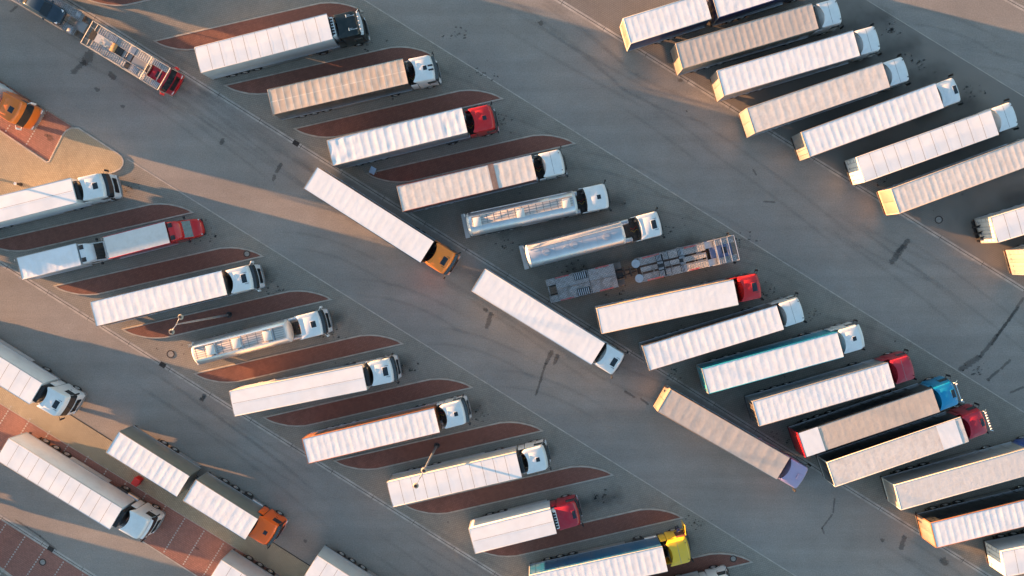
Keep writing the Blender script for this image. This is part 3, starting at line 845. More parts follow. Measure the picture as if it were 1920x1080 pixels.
GROUPS = {}
def place(Rp, Fp, z=4.0):
    a = pt(*Rp, z); b = pt(*Fp, z); d = b-a; L = math.hypot(d.x, d.y)
    return a, b, L, math.atan2(d.y, d.x)
def cabT(root, rz, Cf, h=3.6, dz=0.0):
    """location/rotation in root space so that the front edge of the cab roof (x=1.9) sits on pixel Cf"""
    c = pt(*Cf, h); l = Matrix.Rotation(-rz, 3, 'Z') @ (c-Vector((root.location.x, root.location.y, 0)))
    return l
def semi(label, Rp, Fp, Cf, cabo=None, trail=None, cat='semi truck', name='semi_truck', group=None, L=None, turn=0.0, lat=.5):
    a, b, LL, rz = place(Rp, Fp)
    if L: LL = L
    c = (a+b)/2
    root = thing(name, label, cat, (c.x, c.y, 0), rz, group)
    tr = dict(trail or {}); tr.setdefault('seed', int(Rp[0]))
    box_trailer(root, LL, **tr)
    if Cf:
        l = cabT(root, rz, Cf)
        x = max(l.x-1.88, LL/2+(.78 if tr.get('fridge') else .30)); x = min(x, LL/2+1.5)
        T = (Vector((x, l.y*lat, 0)), turn)
        make_cab(root, T, **(cabo or {}))
    return root

G1 = 'articulated lorries in the middle row of bays'
G0 = 'articulated lorries in the right row of bays'
G2 = 'articulated lorries in the left row of bays'
GP = 'articulated lorries parked along the gutters'

# ---- middle row
semi('white refrigerated trailer with a black cab carrying chrome horns', (371, 112.5), (618, 49.5), (668, 44),
     dict(color='green', hatch=None, visor='light_grey', horns=True, bar=5, nose=.08, conc=.15), dict(side='light_grey', roof='clean', style='panel', rear='white', fridge='white', sidestyle='plain'), group=G1)
semi('lorry with a stained tan roof, dark grey sides and two black cab roof strips', (507, 191.5), (760, 133), (810.5, 125),
     dict(hatch='small', visor='dark', strips=True, conc=.38), dict(side='dark_grey', roof='stained', style='stained', rear='grey'), group=G1)
semi('lorry with a bright red cab and a crumpled white tarpaulin roof', (619, 287), (871, 225), (923, 221),
     dict(color='red', hatch='small', conc=.30), dict(side='grey', roof='white', style='wrinkle', rear='light_grey'), group=G1)
semi('lorry with brown red sides and a brown patch across its ribbed white roof', (750, 373), (1001, 313), (1054, 302),
     dict(hatch=None, seam=True, conc=.45), dict(side='brown_red', roof='worn', style='rib', rear='light_grey', patch=[(9.1, 9.65, 'patch')]), group=G1)
semi('lorry with a bright red cab and white roof, beside the empty car transporter', (1124, 602), (1380, 548), (1425, 534),
     dict(color='red', hatch='big', dots=True, conc=.45), dict(side='tan', roof='clean', style='soft', rear='grey', frame='tan'), group=G1)
semi('lorry with white cab without roof hatch, just left of the teal sided one', (1212, 672), (1463, 595), (1504, 578),
     dict(hatch=None, seam=True, conc=.42), dict(side='dark_grey', roof='white', style='rib', rear='grey'), group=G1)
semi('lorry with teal sides, ribbed white roof and white cab', (1323, 715), (1576, 646), (1615, 629),
     dict(hatch='small', conc=.42, visor='white'), dict(side='teal', roof='white', style='rib', rear='teal'), group=G1)
semi('lorry with dark red cab without light bar and grey sides', (1418, 776), (1671.5, 703), (1712, 686),
     dict(color='dark_red', hatch=None, seam=True, conc=.45, nose=.1), dict(side='grey', roof='white', style='rib', rear='dark_grey'), group=G1)
semi('lorry with a light blue cab, black sides and dirty beige roof', (1503.5, 835), (1755, 750), (1794, 737),
     dict(color='blue', hatch='front', conc=.45, bar=2), dict(side='black', roof='beige', style='soft', rear='red', frame='dark_red', patch=[(.1, 2.0, 'clean')], rstyle='plain', rail='black'), group=G1)
semi('lorry with dark red cab carrying a chrome light bar, white patch at roof front', (1559, 890), (1809, 805), (1848, 790),
     dict(color='dark_red', hatch='front', conc=.45, bar=7), dict(side='black', roof='worn', style='soft', rear='black', patch=[(11.0, 12.9, 'clean')], rstyle='plain', frame='cream'), group=G1)
semi('lorry with grey sides and blue cab cut by the right edge of the photo', (1684, 933), (1935, 864), (1974, 852),
     dict(color='deep_blue', hatch='mid'), dict(side='grey', roof='grey', style='soft', rear='rear_cream', rstyle='plain', frame='cream'), group=G1)
semi('lorry with black sides and an orange red rear frame, bottom right', (1751, 1004), (2002, 943), (2042, 932),
     dict(color='white', hatch='mid'), dict(side='black', roof='white', style='rib', rear='olive_grey', frame='rust_orange', rstyle='plain'), group=G1)
semi('white box trailer with bright lit rear doors in the bottom right corner', (1883, 1058), (2136, 1008), (2176, 1000),
     dict(color='white', hatch='mid'), dict(side='white', roof='clean', style='panel', rear='white', sidestyle='plain'), group=G1)
# ---- parked along the first gutter
semi('lorry with orange cab and plain white roof parked along the gutter', (582.5, 333.5), (800.5, 472.5), (843, 493),
     dict(color='orange', hatch='big', dots=True, conc=.40, visor='dark'), dict(side='dark_grey', roof='clean', style='soft', rear='dark_grey'), group=GP)
semi('all white lorry with large roof hatch, parked along the gutter in the centre', (897, 525), (1121.5, 663.5), (1161, 683),
     dict(hatch='big', dots=True, conc=.40), dict(side='light_grey', roof='clean', style='soft', rear='light_grey'), group=GP)
semi('lorry with purple cab and taupe roof, its tan rear lit by the sun', (1246, 751), (1468.5, 879), (1507, 898),
     dict(color='purple', hatch=None, ac=True, conc=.40), dict(side='dark_grey', roof='taupe', style='rib', rear='rear_tan', rstyle='plain', frame='rear_tan', period=1.15), group=GP)
# ---- right row
semi('lorry with greyish beige ribbed roof and white cab, second in the right row', (1274, 105), (1528.5, 30), (1575, 19),
     dict(hatch=None, seam=True, conc=.5), dict(side='olive_grey', roof='taupe', style='rib', rear='rear_tan', rstyle='plain'), group=G0)
semi('lorry with bright white ribbed roof, hatchless white cab, third in the right row', (1351.5, 156), (1606, 81), (1647, 69),
     dict(hatch=None, seam=True, conc=.5), dict(side='grey', roof='white', style='rib', rear='rear_cream', rstyle='plain'), group=G0)
semi('lorry with creased pale grey roof, hatchless white cab, fourth in the right row', (1408.6, 226), (1661.6, 140), (1700.5, 126.5),
     dict(hatch=None, seam=True, conc=.5), dict(side='grey', roof='worn', style='rib', rear='rear_cream', rstyle='plain'), group=G0)
semi('lorry with half lit rear and hatch at the cab front, fifth in right row', (1511, 271), (1761.6, 179), (1799, 165),
     dict(hatch='front', conc=.30, H=3.5), dict(side='grey', roof='white', style='rib', rear='rear_cream'), group=G0)
semi('white trailer with thin roof seams and lit rear doors, sixth in the right row', (1614.5, 318), (1865, 229), (1904, 210),
     dict(hatch=None, seam=True, conc=.5), dict(side='cream', roof='clean', style='panel', rear='white', sidestyle='plain'), group=G0)
semi('lorry with pinkish ribbed roof and plain yellowish rear, cut by the right edge', (1679, 377), (1929, 285), (1968, 271),
     dict(hatch=None, seam=True), dict(side='light_grey', roof='worn', style='rib', rear='rear_tan', rstyle='plain', frame='tan'), group=G0)
semi('white box trailer with dark lifting gear on its rear, at the right edge', (1865, 431), (2117, 355), (2156, 343),
     dict(hatch='mid'), dict(side='cream', roof='clean', style='panel', rear='light_grey', sidestyle='plain', lift=True), group=G0)
semi('trailer with brightly lit yellow rear doors, lowest in the right row, mostly outside the photo', (1926, 492), (2178, 420), (2218, 408),
     dict(hatch='mid'), dict(side='cream', roof='clean', style='panel', rear='rear_cream', sidestyle='plain'), group=G0)
# ---- left row
semi('long white refrigerated lorry at the left edge, cab beside the tan island', (-114, 420), (138, 357), (190, 346),
     dict(hatch='mid', visor='dark', conc=.22, mirrors='black'), dict(side='white', roof='clean', style='smooth', rear='white', fridge='black', sidestyle='plain'), group=G2)
semi('lorry with ribbed white roof and white cab with black windscreen, below the two vans', (175, 589), (420, 530), (468, 520),
     dict(hatch='big', dots=True, visor='dark', conc=.40, mirrors='white'), dict(side='dark_grey', roof='white', style='rib', rear='dark_grey'), group=G2)
semi('white lorry with smooth seamless roof and black fridge unit, in the left row', (435, 757), (683, 708), (730, 692),
     dict(hatch='big', dots=True, visor='dark', conc=.30), dict(side='cream', roof='clean', style='smooth', rear='light_grey', fridge='black', sidestyle='plain'), group=G2)
semi('lorry with rust orange sides and ribbed white roof', (572.6, 846), (819, 788), (868, 771),
     dict(hatch='small', visor='dark', conc=.42), dict(side='rust_orange', roof='white', style='rib', rear='dark_grey', frame='rust_orange'), group=G2)
semi('white box trailer with many thin roof seams, a lamp head hanging over it', (731.4, 927.5), (973, 872), (1022, 858),
     dict(hatch='small', visor=None, conc=.35, glass=GLASS), dict(side='cream', roof='clean', style='panel', rear='grey', sidestyle='plain', fridge='black'), group=G2)
semi('lorry with yellow cab, its door open, and blue sided trailer', (998, 1102), (1247, 1048), (1291, 1029),
     dict(color='yellow', hatch=None, seam=True, conc=.42, door_open=True), dict(side='steel_blue', roof='white', style='rib', rear='white', rail='cream'), group=G2)
semi('white cab barely showing at the bottom edge, right of the yellow cab', (1075, 1176), (1325, 1115), (1372, 1107),
     dict(hatch='mid'), dict(side='light_grey', roof='white', style='rib', rear='white'), group=G2)
# ---- lower left
semi('white lorry with large roof hatch, cut by left edge, beside the tan pavers', (-154, 600), (67, 738), (114, 764),
     dict(hatch='big', dots=True, conc=.3, nose=.05), dict(side='white', roof='clean', style='panel', rear='white', fridge='black', sidestyle='plain'), group=GP)
semi('white lorry with hatchless cab standing on the red pavers, lower left', (5, 842), (217, 973), (270, 991),
     dict(hatch=None, conc=.40, nose=.08, visor='white'), dict(side='white', roof='clean', style='panel', rear='white', fridge='black', sidestyle='plain'), group=GP)
semi('white trailer cut by the bottom edge, right of the dashed red bays', (403, 1070), (615, 1205), (655, 1230),
     dict(hatch='mid'), dict(side='light_grey', roof='clean', style='panel', rear='white', sidestyle='plain'), group=GP)
semi('white trailer cut by the bottom edge, below the orange cab drawbar truck', (583, 1062), (795, 1197), (835, 1222),
     dict(hatch='mid'), dict(side='light_grey', roof='clean', style='panel', rear='white', sidestyle='plain'), group=GP)
semi('amber orange lorry cab with dark hatch at the left edge on red pavers', (-239, 47), (-21, 181), (31, 212),
     dict(color='amber', hatch='mid', conc=.3, nose=.12, mirrors='white', grille=False), dict(side='white', roof='white', style='rib', rear='white'), group=GP)

# ---- rigid truck helpers
def rigid(label, Rp, Fp, Cf, cabo, trail, trailer=None, name='box_truck', cat='box truck', zt=4.0, group=None, lat=.5):
    a, b, LL, rz = place(Rp, Fp, zt)
    c = (a+b)/2
    root = thing(name, label, cat, (c.x, c.y, 0), rz, group)
    tr = dict(trail); tr.setdefault('seed', int(Rp[0])); tr.setdefault('legs', False); tr.setdefault('wheels_n', 2)
    tr['wx'] = [1.9, 3.2]; tr['zt'] = zt
    box_trailer(root, LL, name='box_body', **tr)
    l = cabT(root, rz, Cf, 3.5)
    T = (Vector((max(l.x-1.88, LL/2+.12), l.y*lat, 0)), 0.0)
    if trailer:
        Rt, Ft, tt = trailer
        a2, b2, L2, rz2 = place(Rt, Ft, zt); c2 = (a2+b2)/2
        q = Matrix.Rotation(-rz, 3, 'Z') @ Vector((c2.x-c.x, c2.y-c.y, 0))
        sub = dict(tt); sub.setdefault('seed', int(Rt[0])+3); sub['legs'] = False; sub['wheels_n'] = 2; sub['zt'] = zt
        before = set(root.children)
        box_trailer(root, L2, x0=-L2/2, **sub)
        for ch in set(root.children)-before:
            rot = rz2-rz; p = Matrix.Rotation(rot, 3, 'Z') @ Vector(ch.location)
            ch.location = p+Vector((q.x, q.y, 0)); ch.rotation_euler[2] += rot
        mb = MB().tube((q.x+L2/2-.4, q.y, .85), (-LL/2+.4, 0, .8), .07, 8).tube((q.x+L2/2-.4, q.y+.35, .85), (-LL/2-.2, 0, .8), .05, 8).tube((q.x+L2/2-.4, q.y-.35, .85), (-LL/2-.2, 0, .8), .05, 8)
        build(mb, 'drawbar', CHAS, root)
    make_cab(root, T, **cabo)
    return root

rigid('short white box truck with dark red cab and a fridge unit above it', (885.6, 1015), (1038, 977.5), (1083, 966),
      dict(color='dark_red', hatch='front', conc=.1, H=3.35), dict(side='white', roof='clean', style='smooth', rear='white', fridge='white', sidestyle='plain', period=2))
rigid('drawbar lorry with bright orange cab pulling a second ribbed white box', (355.5, 919.5), (471.5, 992.5), (510, 1004),
      dict(color='bright_orange', hatch='small', conc=.2, H=3.45, visor='dark'), dict(side='olive_grey', roof='white', style='rib', rear='grey', sidestyle='plain', period=.78),
      ((211, 829), (343, 912), dict(side='olive_grey', roof='white', style='rib', rear='grey', sidestyle='plain', period=.78)), name='drawbar_truck', cat='drawbar truck')
rigid('drawbar lorry with navy blue sides and white roofs, cut by the top edge', (1341, 9), (1478, -34), (1515, -46),
      dict(color='navy', hatch='mid'), dict(side='navy', roof='white', style='rib', rear='navy', sidestyle='plain'),
      ((1176, 58), (1327, 11), dict(side='navy', roof='white', style='rib', rear='rear_tan', rstyle='plain', frame='cream', sidestyle='plain')), name='drawbar_truck', cat='drawbar truck')

# ---- unseen lorries added outside the frame to cast long shadows into the picture
OFF = 'unseen lorries added outside the frame to cast shadows'
semi('unseen lorry added above the top edge to cast a shadow', (29, -75), (276, -138), (326, -145), dict(hatch='mid'), dict(), group=OFF)
semi('unseen lorry added behind the amber orange one to cast a shadow', (-514, -123), (-296, 11), (-244, 42), dict(hatch='mid'), dict(), group=OFF)
semi('unseen lorry added along the left gutter to cast a shadow', (-350, 305), (-132, 442), (-90, 468), dict(hatch='mid'), dict(), group=OFF)
semi('unseen lorry added left of the lower drive to cast a shadow', (-345, 770), (-127, 907), (-85, 935), dict(hatch='mid'), dict(), group=OFF)
semi('unseen lorry added at the lower left to cast a shadow', (-330, 945), (-112, 1082), (-70, 1108), dict(hatch='mid'), dict(), group=OFF)

# ------------------------------------------------------------------ vans with sleeper pod
def loftx(secs, n=5):
    """rounded box sections along x: (x, half width, z bottom, z top, corner radius)"""
    rings = []
    for x, w, zb, zt, r in secs:
        r = min(r, (zt-zb)*.49, w*.9); ring = [Vector((x, -w, zb)), Vector((x, w, zb))]
        for k in range(n+1):
            a = PI/2*k/n; ring.append(Vector((x, w-r+r*math.cos(a), zt-r+r*math.sin(a))))
        for k in range(n+1):
            a = PI/2*k/n; ring.append(Vector((x, -w+r-r*math.sin(a), zt-r+r*math.cos(a))))
        rings.append(ring)
    return rings
def van(label, Rp, Fp, color, side, roofm, style, zt=3.15, glass=GLASS, patchy=None):
    a, b, LL, rz = place(Rp, Fp, zt); c = (a+b)/2
    root = thing('tarpaulin_van', label, 'van', (c.x, c.y, 0), rz, 'tarpaulin vans parked nose to tail')
    W = 2.25
    box_trailer(root, LL, W, .95, zt, side, roofm, style, 'light_grey', wheels_n=1, legs=False, name='box_body', seed=int(Rp[0]), tyre_s=.66, half=.95, wx=[LL*.28], sidestyle='plain', period=.62)
    x = LL/2
    mb = MB().rings(loftx([(x+.0, .98, .45, 2.2, .25), (x+.85, .98, .45, 2.25, .3), (x+1.15, .97, .45, 2.15, .3), (x+1.85, .96, .45, 1.32, .2), (x+2.15, .93, .42, 1.24, .25), (x+2.45, .86, .42, 1.12, .28), (x+2.66, .72, .42, .98, .25), (x+2.78, .50, .45, .8, .15)]))
    cab = build(mb, 'cab', P[color], root)
    mb = MB().rings(loftx([(x+.02, 1.0, 2.2, 2.75, .2), (x+.15, 1.02, 2.18, 3.0, .25), (x+.75, .98, 2.18, 2.98, .3), (x+1.15, .85, 2.2, 2.65, .3), (x+1.3, .7, 2.22, 2.4, .1)]))
    pod = build(mb, 'sleeper_pod', P[color], cab)
    for s in (1, -1): build(MB().box(x+.18, x+.62, s*.42, s*.86, 2.97, 3.03, .01), 'roof_hatch', BLACK, pod)
    rows = []
    for t in (0, .5, 1):
        xx = lerp(x+1.20, x+1.84, t); z = lerp(2.10, 1.345, t)+.02
        rows.append([(xx, y, z+.03-.10*max(0, abs(y)-.6)) for y in (-.84, -.62, 0, .62, .84)])
    build(MB().patch(rows), 'windscreen', glass, cab)
    for s in (1, -1):
        build(MB().patch([[(x+.35, s*.988, 1.4), (x+1.55, s*.975, 1.4)], [(x+.35, s*.988, 2.0), (x+1.15, s*.975, 2.0)]]), 'side_window', GLASS, cab)
        build(MB().tube((x+1.35, s*.95, 1.5), (x+1.4, s*1.25, 1.55), .03).box(x+1.33, x+1.48, s*1.12, s*1.36, 1.4, 1.75, .03), 'mirror', BLACK, cab)
        build(MB().box(x+2.4, x+2.6, s*.55, s*.82, .78, .98, .04), 'headlight', LAMP, cab)
    build(MB().box(x+2.55, x+2.78, -.85, .85, .38, .62, .06), 'bumper', BLACK, cab)
    wheels(root, [x+1.75], .95, False, None, .515, .66)
    return root
van('white van with ribbed tarpaulin box and white sleeper pod, behind the red van', (36.5, 504), (146.5, 477), 'white', 'light_grey', 'white', 'rib', 3.1)
van('red van with red sleeper pod and smooth pale box', (198.5, 465), (313, 435.6), 'red', 'dark_red', 'grey', 'soft', 3.1, CLEARG)

# ------------------------------------------------------------------ tankers
TANK = mat('polished_tank', (.62, .66, .70), .32, .75, var=.05, vscale=1.2)
TANKW = mat('tank_white', (.70, .70, .67), .35, dirt=DUST, dirt_amt=.3)
WALK = mat('walkway_grating', (.56, .53, .50), .6, .0, var=.08, vscale=1.5)
def tanker(label, Rp, Fp, Cf, cabo, kind, zt=3.55):
    a, b, LL, rz = place(Rp, Fp, zt-.2); c = (a+b)/2
    root = thing('tank_truck', label, 'tank truck', (c.x, c.y, 0), rz, 'tank lorries')
    h = LL/2; ry, rz_ = 1.20, (zt-1.35)/2; zc = 1.35+rz_
    mb = MB(); n = 32
    prof = [(-h, .55), (-h+.04, .8), (-h+.12, .95), (-h+.25, 1.0)]+[(lerp(-h+.25, h-.25, k/9), 1.0) for k in range(1, 9)]+[(h-.25, 1.0), (h-.12, .95), (h-.04, .8), (h, .55)]
    mb.rings([[(x, s*ry*math.cos(2*PI*i/n), zc+s*rz_*math.sin(2*PI*i/n)) for i in range(n)] for x, s in prof])
    tk = build(mb, 'tank', TANK, root, smooth=50)
    for e in (-1, 1):
        mb = MB()
        mb.rings([[(e*x, s*ry*math.cos(2*PI*i/n), zc+s*rz_*math.sin(2*PI*i/n)) for i in range(n)] for x, s in [(h-.25, 1.012), (h-.12, .965), (h-.02, .84), (h+.04, .6), (h+.06, .3)]], False, True)
        build(mb, 'end_cap', TANKW, tk)
    for k in range(1, 7):
        x = lerp(-h, h, k/7)
        build(MB().rings([[(x+dx, s*ry*math.cos(2*PI*i/n), zc+s*rz_*math.sin(2*PI*i/n)) for i in range(n)] for dx, s in ((-.02, 1.0), (-.02, 1.008), (.02, 1.008), (.02, 1.0))], False, False), 'hoop', ALU, tk)
    if kind == 'walk':
        mb = MB()
        mb.box(-h+.5, h-.35, -.30, .62, zt-.04, zt+.02, .01)
        for y in (-.32, .64): mb.box(-h+.5, h-.35, y-.02, y+.02, zt-.04, zt+.14)
        build(mb, 'walkway', WALK, tk)
        mb = MB()
        for y in (-.08, .16, .4): mb.box(-h+.5, h-.35, y-.03, y+.03, zt+.02, zt+.035)
        for k in range(14): mb.box(-h+.6+k*(LL-1.1)/14, -h+.68+k*(LL-1.1)/14, -.28, .6, zt+.021, zt+.032)
        build(mb, 'walkway_bars', P['grey'], tk)
        for x in (-h+1.05, -.1, h-1.0):
            build(MB().box(x-.38, x+.38, -.42, .48, zt, zt+.22, .04), 'manlid_box', TANKW, tk)
        mb = MB()
        for x in [-h+.6+k*1.3 for k in range(int((LL-1)/1.3))]: mb.tube((x, 1.02, zt-.3), (x, 1.02, zt+.35), .02, 6)
        mb.tube((-h+.6, 1.02, zt+.33), (h-.8, 1.02, zt+.33), .022, 6).tube((-h+.6, 1.02, zt), (h-.8, 1.02, zt), .018, 6)
        build(mb, 'handrail', ALU, tk)
    if kind == 'boxes':
        mb = MB().box(-h+.3, h-.3, -.62, .62, zt-.06, zt+.0, .01)
        for y in (-.64, .64): mb.box(-h+.3, h-.3, y-.025, y+.025, zt-.05, zt+.16)
        build(mb, 'walkway', WALK, tk)
        mb = MB()
        for k in range(5): mb.box(-h+.35, h-.35, -.46+k*.22, -.41+k*.22, zt, zt+.02)
        for k in range(10): mb.box(-h+.5+k*(LL-1)/10, -h+.56+k*(LL-1)/10, -.6, .6, zt, zt+.018)
        build(mb, 'walkway_bars', P['grey'], tk)
        for x in (-h+2.1, -.5+.3, h-2.0):
            build(MB().box(x-.42, x+.42, -.46, .50, zt, zt+.26, .04), 'manlid_box', TANKW, tk)
            build(MB().box(x+.44, x+.58, -.60, .62, zt, zt+.14, .02), 'splash_plate', ALU, tk)
    if kind == 'smooth':
        mb = MB().box(-h+.3, h-.2, .62, .92, zt-.13, zt-.06, .01)
        for y in (.60, .94): mb.tube((-h+.3, y, zt+.02), (h-.2, y, zt+.02), .022, 6)
        for k in range(9): mb.tube((-h+.4+k*(LL-.8)/8, .94, zt-.2), (-h+.4+k*(LL-.8)/8, .94, zt+.02), .018, 6)
        build(mb, 'walkway', WALK, tk)
        for x in (-h+2.0, -.1, h-1.8):
            ml = build(MB().tube((x, -.05, zt-.12), (x, -.05, zt+.06), .38, 24), 'manhole', ALU, tk)
            build(MB().tube((x, -.05, zt+.06), (x, -.05, zt+.10), .28, 20).box(x-.34, x+.34, -.08, -.02, zt+.1, zt+.13), 'lid', TANK, ml)
        build(MB().tube((-1.3, -.05, zt-.05), (-1.3, -.05, zt+.18), .06).tube((-1.0, .1, zt-.05), (-1.0, .1, zt+.2), .05).tube((-1.3, -.05, zt+.16), (-.7, .1, zt+.16), .03).tube((.7, .2, zt-.05), (.7, .2, zt+.14), .04), 'valve_pipes', ALU, tk)
    mb = MB()
    for s in (1, -1):
        mb.box(-h-.2, h-1.5, s*.42, s*.52, 1.0, 1.28)
        mb.box(h-3.2, h-3.05, s*.6, s*.74, .12, 1.2)
        for k in range(3): mb.box(-h+1.5+k*1.3-.6, -h+1.5+k*1.3+.6, s*.85, s*1.25, 1.06, 1.10, .02)
    mb.box(-h-.5, -h-.1, -1.2, 1.2, .5, .65, .01)
    for x in (-h+.5, -1, 1, h-1.5): mb.box(x-.05, x+.05, -.8, .8, 1.1, 1.3)
    build(mb, 'trailer_chassis', CHAS, root)
    for s in (1, -1):
        build(MB().tube((-h+5.2, s*1.15, .62), (h-3.0, s*1.15, .62), .03, 6).tube((-h+5.2, s*1.15, .92), (h-3.0, s*1.15, .92), .03, 6).box(-h+5.4, -h+7.0, s*.75, s*1.18, .6, 1.05, .04), 'side_guard', ALU, root)
    build(MB().box(-h-.55, -h-.08, -1.22, 1.22, .95, 1.5, .03), 'rear_cabinet', P['silver'], root)
    mb = MB()
    for s in (.82, 1.1): mb.tube((-h-.14, s, .7), (-h-.10, s, zt), .022, 6)
    for k in range(9): mb.tube((-h-.12, .82, .8+k*.3), (-h-.12, 1.1, .8+k*.3), .016, 6)
    build(mb, 'ladder', ALU, root)
    wheels(root, [-h+1.5+k*1.3 for k in range(3)], 1.24)
    l = cabT(root, rz, Cf, 3.5)
    make_cab(root, (Vector((l.x-1.88, l.y*.5, 0)), 0.0), **cabo)
    return root
tanker('silver tank lorry with walkway and pale boxes on top', (876, 421), (1081, 378), (1137, 366), dict(hatch='small', conc=.15, H=3.4), 'walk')
tanker('polished tank lorry with three round lids, next to the empty car transporter', (988, 481), (1171, 434.5), (1237, 418), dict(hatch='big', dots=True, conc=.25, H=3.45), 'smooth')
tanker('white and silver tank lorry with white boxes on its walkway, left row', (360, 665), (540, 620), (599, 605), dict(hatch='mid', conc=.15, H=3.55, visor='dark', mirrors='white'), 'boxes')

# ------------------------------------------------------------------ car transporters
def deck_mat():
    m = bpy.data.materials.new('perforated_deck'); m.use_nodes = True
    N = m.node_tree.nodes; Lk = m.node_tree.links; b = N['Principled BSDF']; b.inputs['Roughness'].default_value = .45; b.inputs['Metallic'].default_value = .45
    tc = N.new('ShaderNodeTexCoord')
    br = N.new('ShaderNodeTexBrick'); br.inputs['Scale'].default_value = 1; br.inputs['Brick Width'].default_value = .30; br.inputs['Row Height'].default_value = .12; br.inputs['Mortar Size'].default_value = .018
    br.inputs['Color1'].default_value = (.50, .50, .50, 1); br.inputs['Color2'].default_value = (.38, .39, .40, 1); br.inputs['Mortar'].default_value = (.12, .12, .12, 1)
    Lk.new(tc.outputs['Object'], br.inputs['Vector'])
    t = N.new('ShaderNodeTexNoise'); t.inputs['Scale'].default_value = 1.3; t.inputs['Detail'].default_value = 8
    Lk.new(tc.outputs['Object'], t.inputs['Vector'])
    r = N.new('ShaderNodeMapRange'); r.inputs[1].default_value = .5; r.inputs[2].default_value = .68; r.inputs[3].default_value = 0; r.inputs[4].default_value = .55
    Lk.new(t.outputs[0], r.inputs[0])
    mx = N.new('ShaderNodeMix'); mx.data_type = 'RGBA'; Lk.new(r.outputs[0], mx.inputs['Factor']); Lk.new(br.outputs['Color'], mx.inputs['A']); mx.inputs['B'].default_value = (.15, .12, .10, 1)
    Lk.new(mx.outputs['Result'], b.inputs['Base Color'])
    return m
DECK = deck_mat()
def deck(parent, x0, x1, z0, z1=None, tracks=((-1.18, -.42), (.42, 1.18)), mid=False, lip=True, ribs=True, m=None):
    """two wheel tracks, tilted from z0 to z1"""
    z1 = z0 if z1 is None else z1
    L = x1-x0; ang = math.atan2(z1-z0, L); Lt = math.hypot(L, z1-z0)
    mb = MB()
    for (a, b) in tracks:
        mb.box(0, Lt, a, b, -.03, .03)
        if lip:
            for y in (a, b): mb.box(0, Lt, y-.02, y+.02, .03, .075)
        if ribs:
            k = .12
            while k < Lt: mb.box(k-.02, k+.02, a+.03, b-.03, .03, .05); k += .24
    if mid: mb.box(.0, Lt, -.14, .14, -.05, .0)
    k = .1
    while k < Lt: mb.box(k-.04, k+.04, tracks[0][0], tracks[1][1], -.12, -.035); k += 1.15
    o = build(mb, 'deck', m or DECK, parent, (x0, 0, z0)); o.rotation_euler = (0, -ang, 0)
    return o
# empty transporter in the middle row
a, b, LT, rz = place((1193, 509), (1376, 464), 2.6); c = (a+b)/2
root = thing('car_transporter', 'empty grey car transporter with a blue cab under its front deck', 'car transporter', (c.x, c.y, 0), rz, 'car transporters')
h = LT/2
zd = 2.3
TR3 = ((-1.18, -.46), (-.24, .24), (.46, 1.18))
deck(root, -h+.5, -h+3.4, zd, zd+.15, tracks=TR3); deck(root, -h+3.45, h-2.9, zd+.2, zd+.9, tracks=TR3)
d3 = deck(root, h-2.15, h-.2, 3.9, 4.0, tracks=((-1.22, -.62), (.62, 1.22)))
for s in (1, -1): build(MB().box(h-2.9, h-1.9, s*.55, s*1.2, 3.25, 3.31), 'ramp_plate', ALU, root)
for x in (-h+2.2, -h+4.4, -h+6.1):
    cp = build(MB().box(x-.06, x+.62, -1.1, 1.1, zd+.46, zd+.485), 'chock_shade_plate', BLACK, root)  # black plate stands in for the shade in gaps between the chock bars
    mb = MB()
    for k in range(5):
        for s in (1, -1): mb.box(x+k*.11, x+k*.11+.05, s*.18, s*.40, zd+.5, zd+.53)
    for k in range(4):
        for s in (1, -1): mb.box(x+k*.13, x+k*.13+.05, s*.5, s*1.1, zd+.47, zd+.54)
    build(mb, 'wheel_chock_plate', ALU, root)
for s in (1, -1):
    build(MB().tube((-h+.15, s*.75, zd+.06), (-h+.15, s*.75, zd+.12), .42, 20), 'ramp_end', ALU, root)
    for (xa, xb, zq) in ((-h+.9, -h+2.6, zd+.16), (-h+5.0, -h+6.6, zd+.75)):
        build(MB().box(xa, xb, s*1.05, s*1.20, zq, zq+.03), 'red_marking', REDMARK, root)
    mb = MB()
    for x, z in ((-h+.8, zd), (-h+3.4, zd+.2), (h-2.9, 3.3), (h-.3, 4.0)): mb.box(x-.06, x+.06, s*1.17, s*1.25, 1.0, z)
    mb.box(-h+.3, h-2.3, s*1.16, s*1.24, 1.0, 1.15); mb.tube((h-2.6, s*1.22, 3.4), (h-.1, s*1.22, 4.1), .035)
    build(mb, 'side_frame', GALV, root)
mb = MB().tube((h-.1, -1.2, 4.1), (h-.1, 1.2, 4.1), .035).tube((h-.1, 1.2, 4.1), (h-.35, 1.25, 4.1), .035)
for x in (h-2.0, h-1.4, h-.75): mb.tube((x, -1.2, 4.05), (x, 1.2, 4.05), .035)
build(mb, 'front_frame', ALU, root)
mb = MB().box(-h+.3, h-1.5, -.5, -.38, .8, 1.05).box(-h+.3, h-1.5, .38, .5, .8, 1.05).box(-h+.3, h-2.4, -1.1, 1.1, 1.05, 1.10)
build(mb, 'chassis', CHAS, root)
make_cab(root, (Vector((h-2.35, 0, 0)), 0.0), color='slate_blue', H=3.15, hatch='mid', conc=.05)
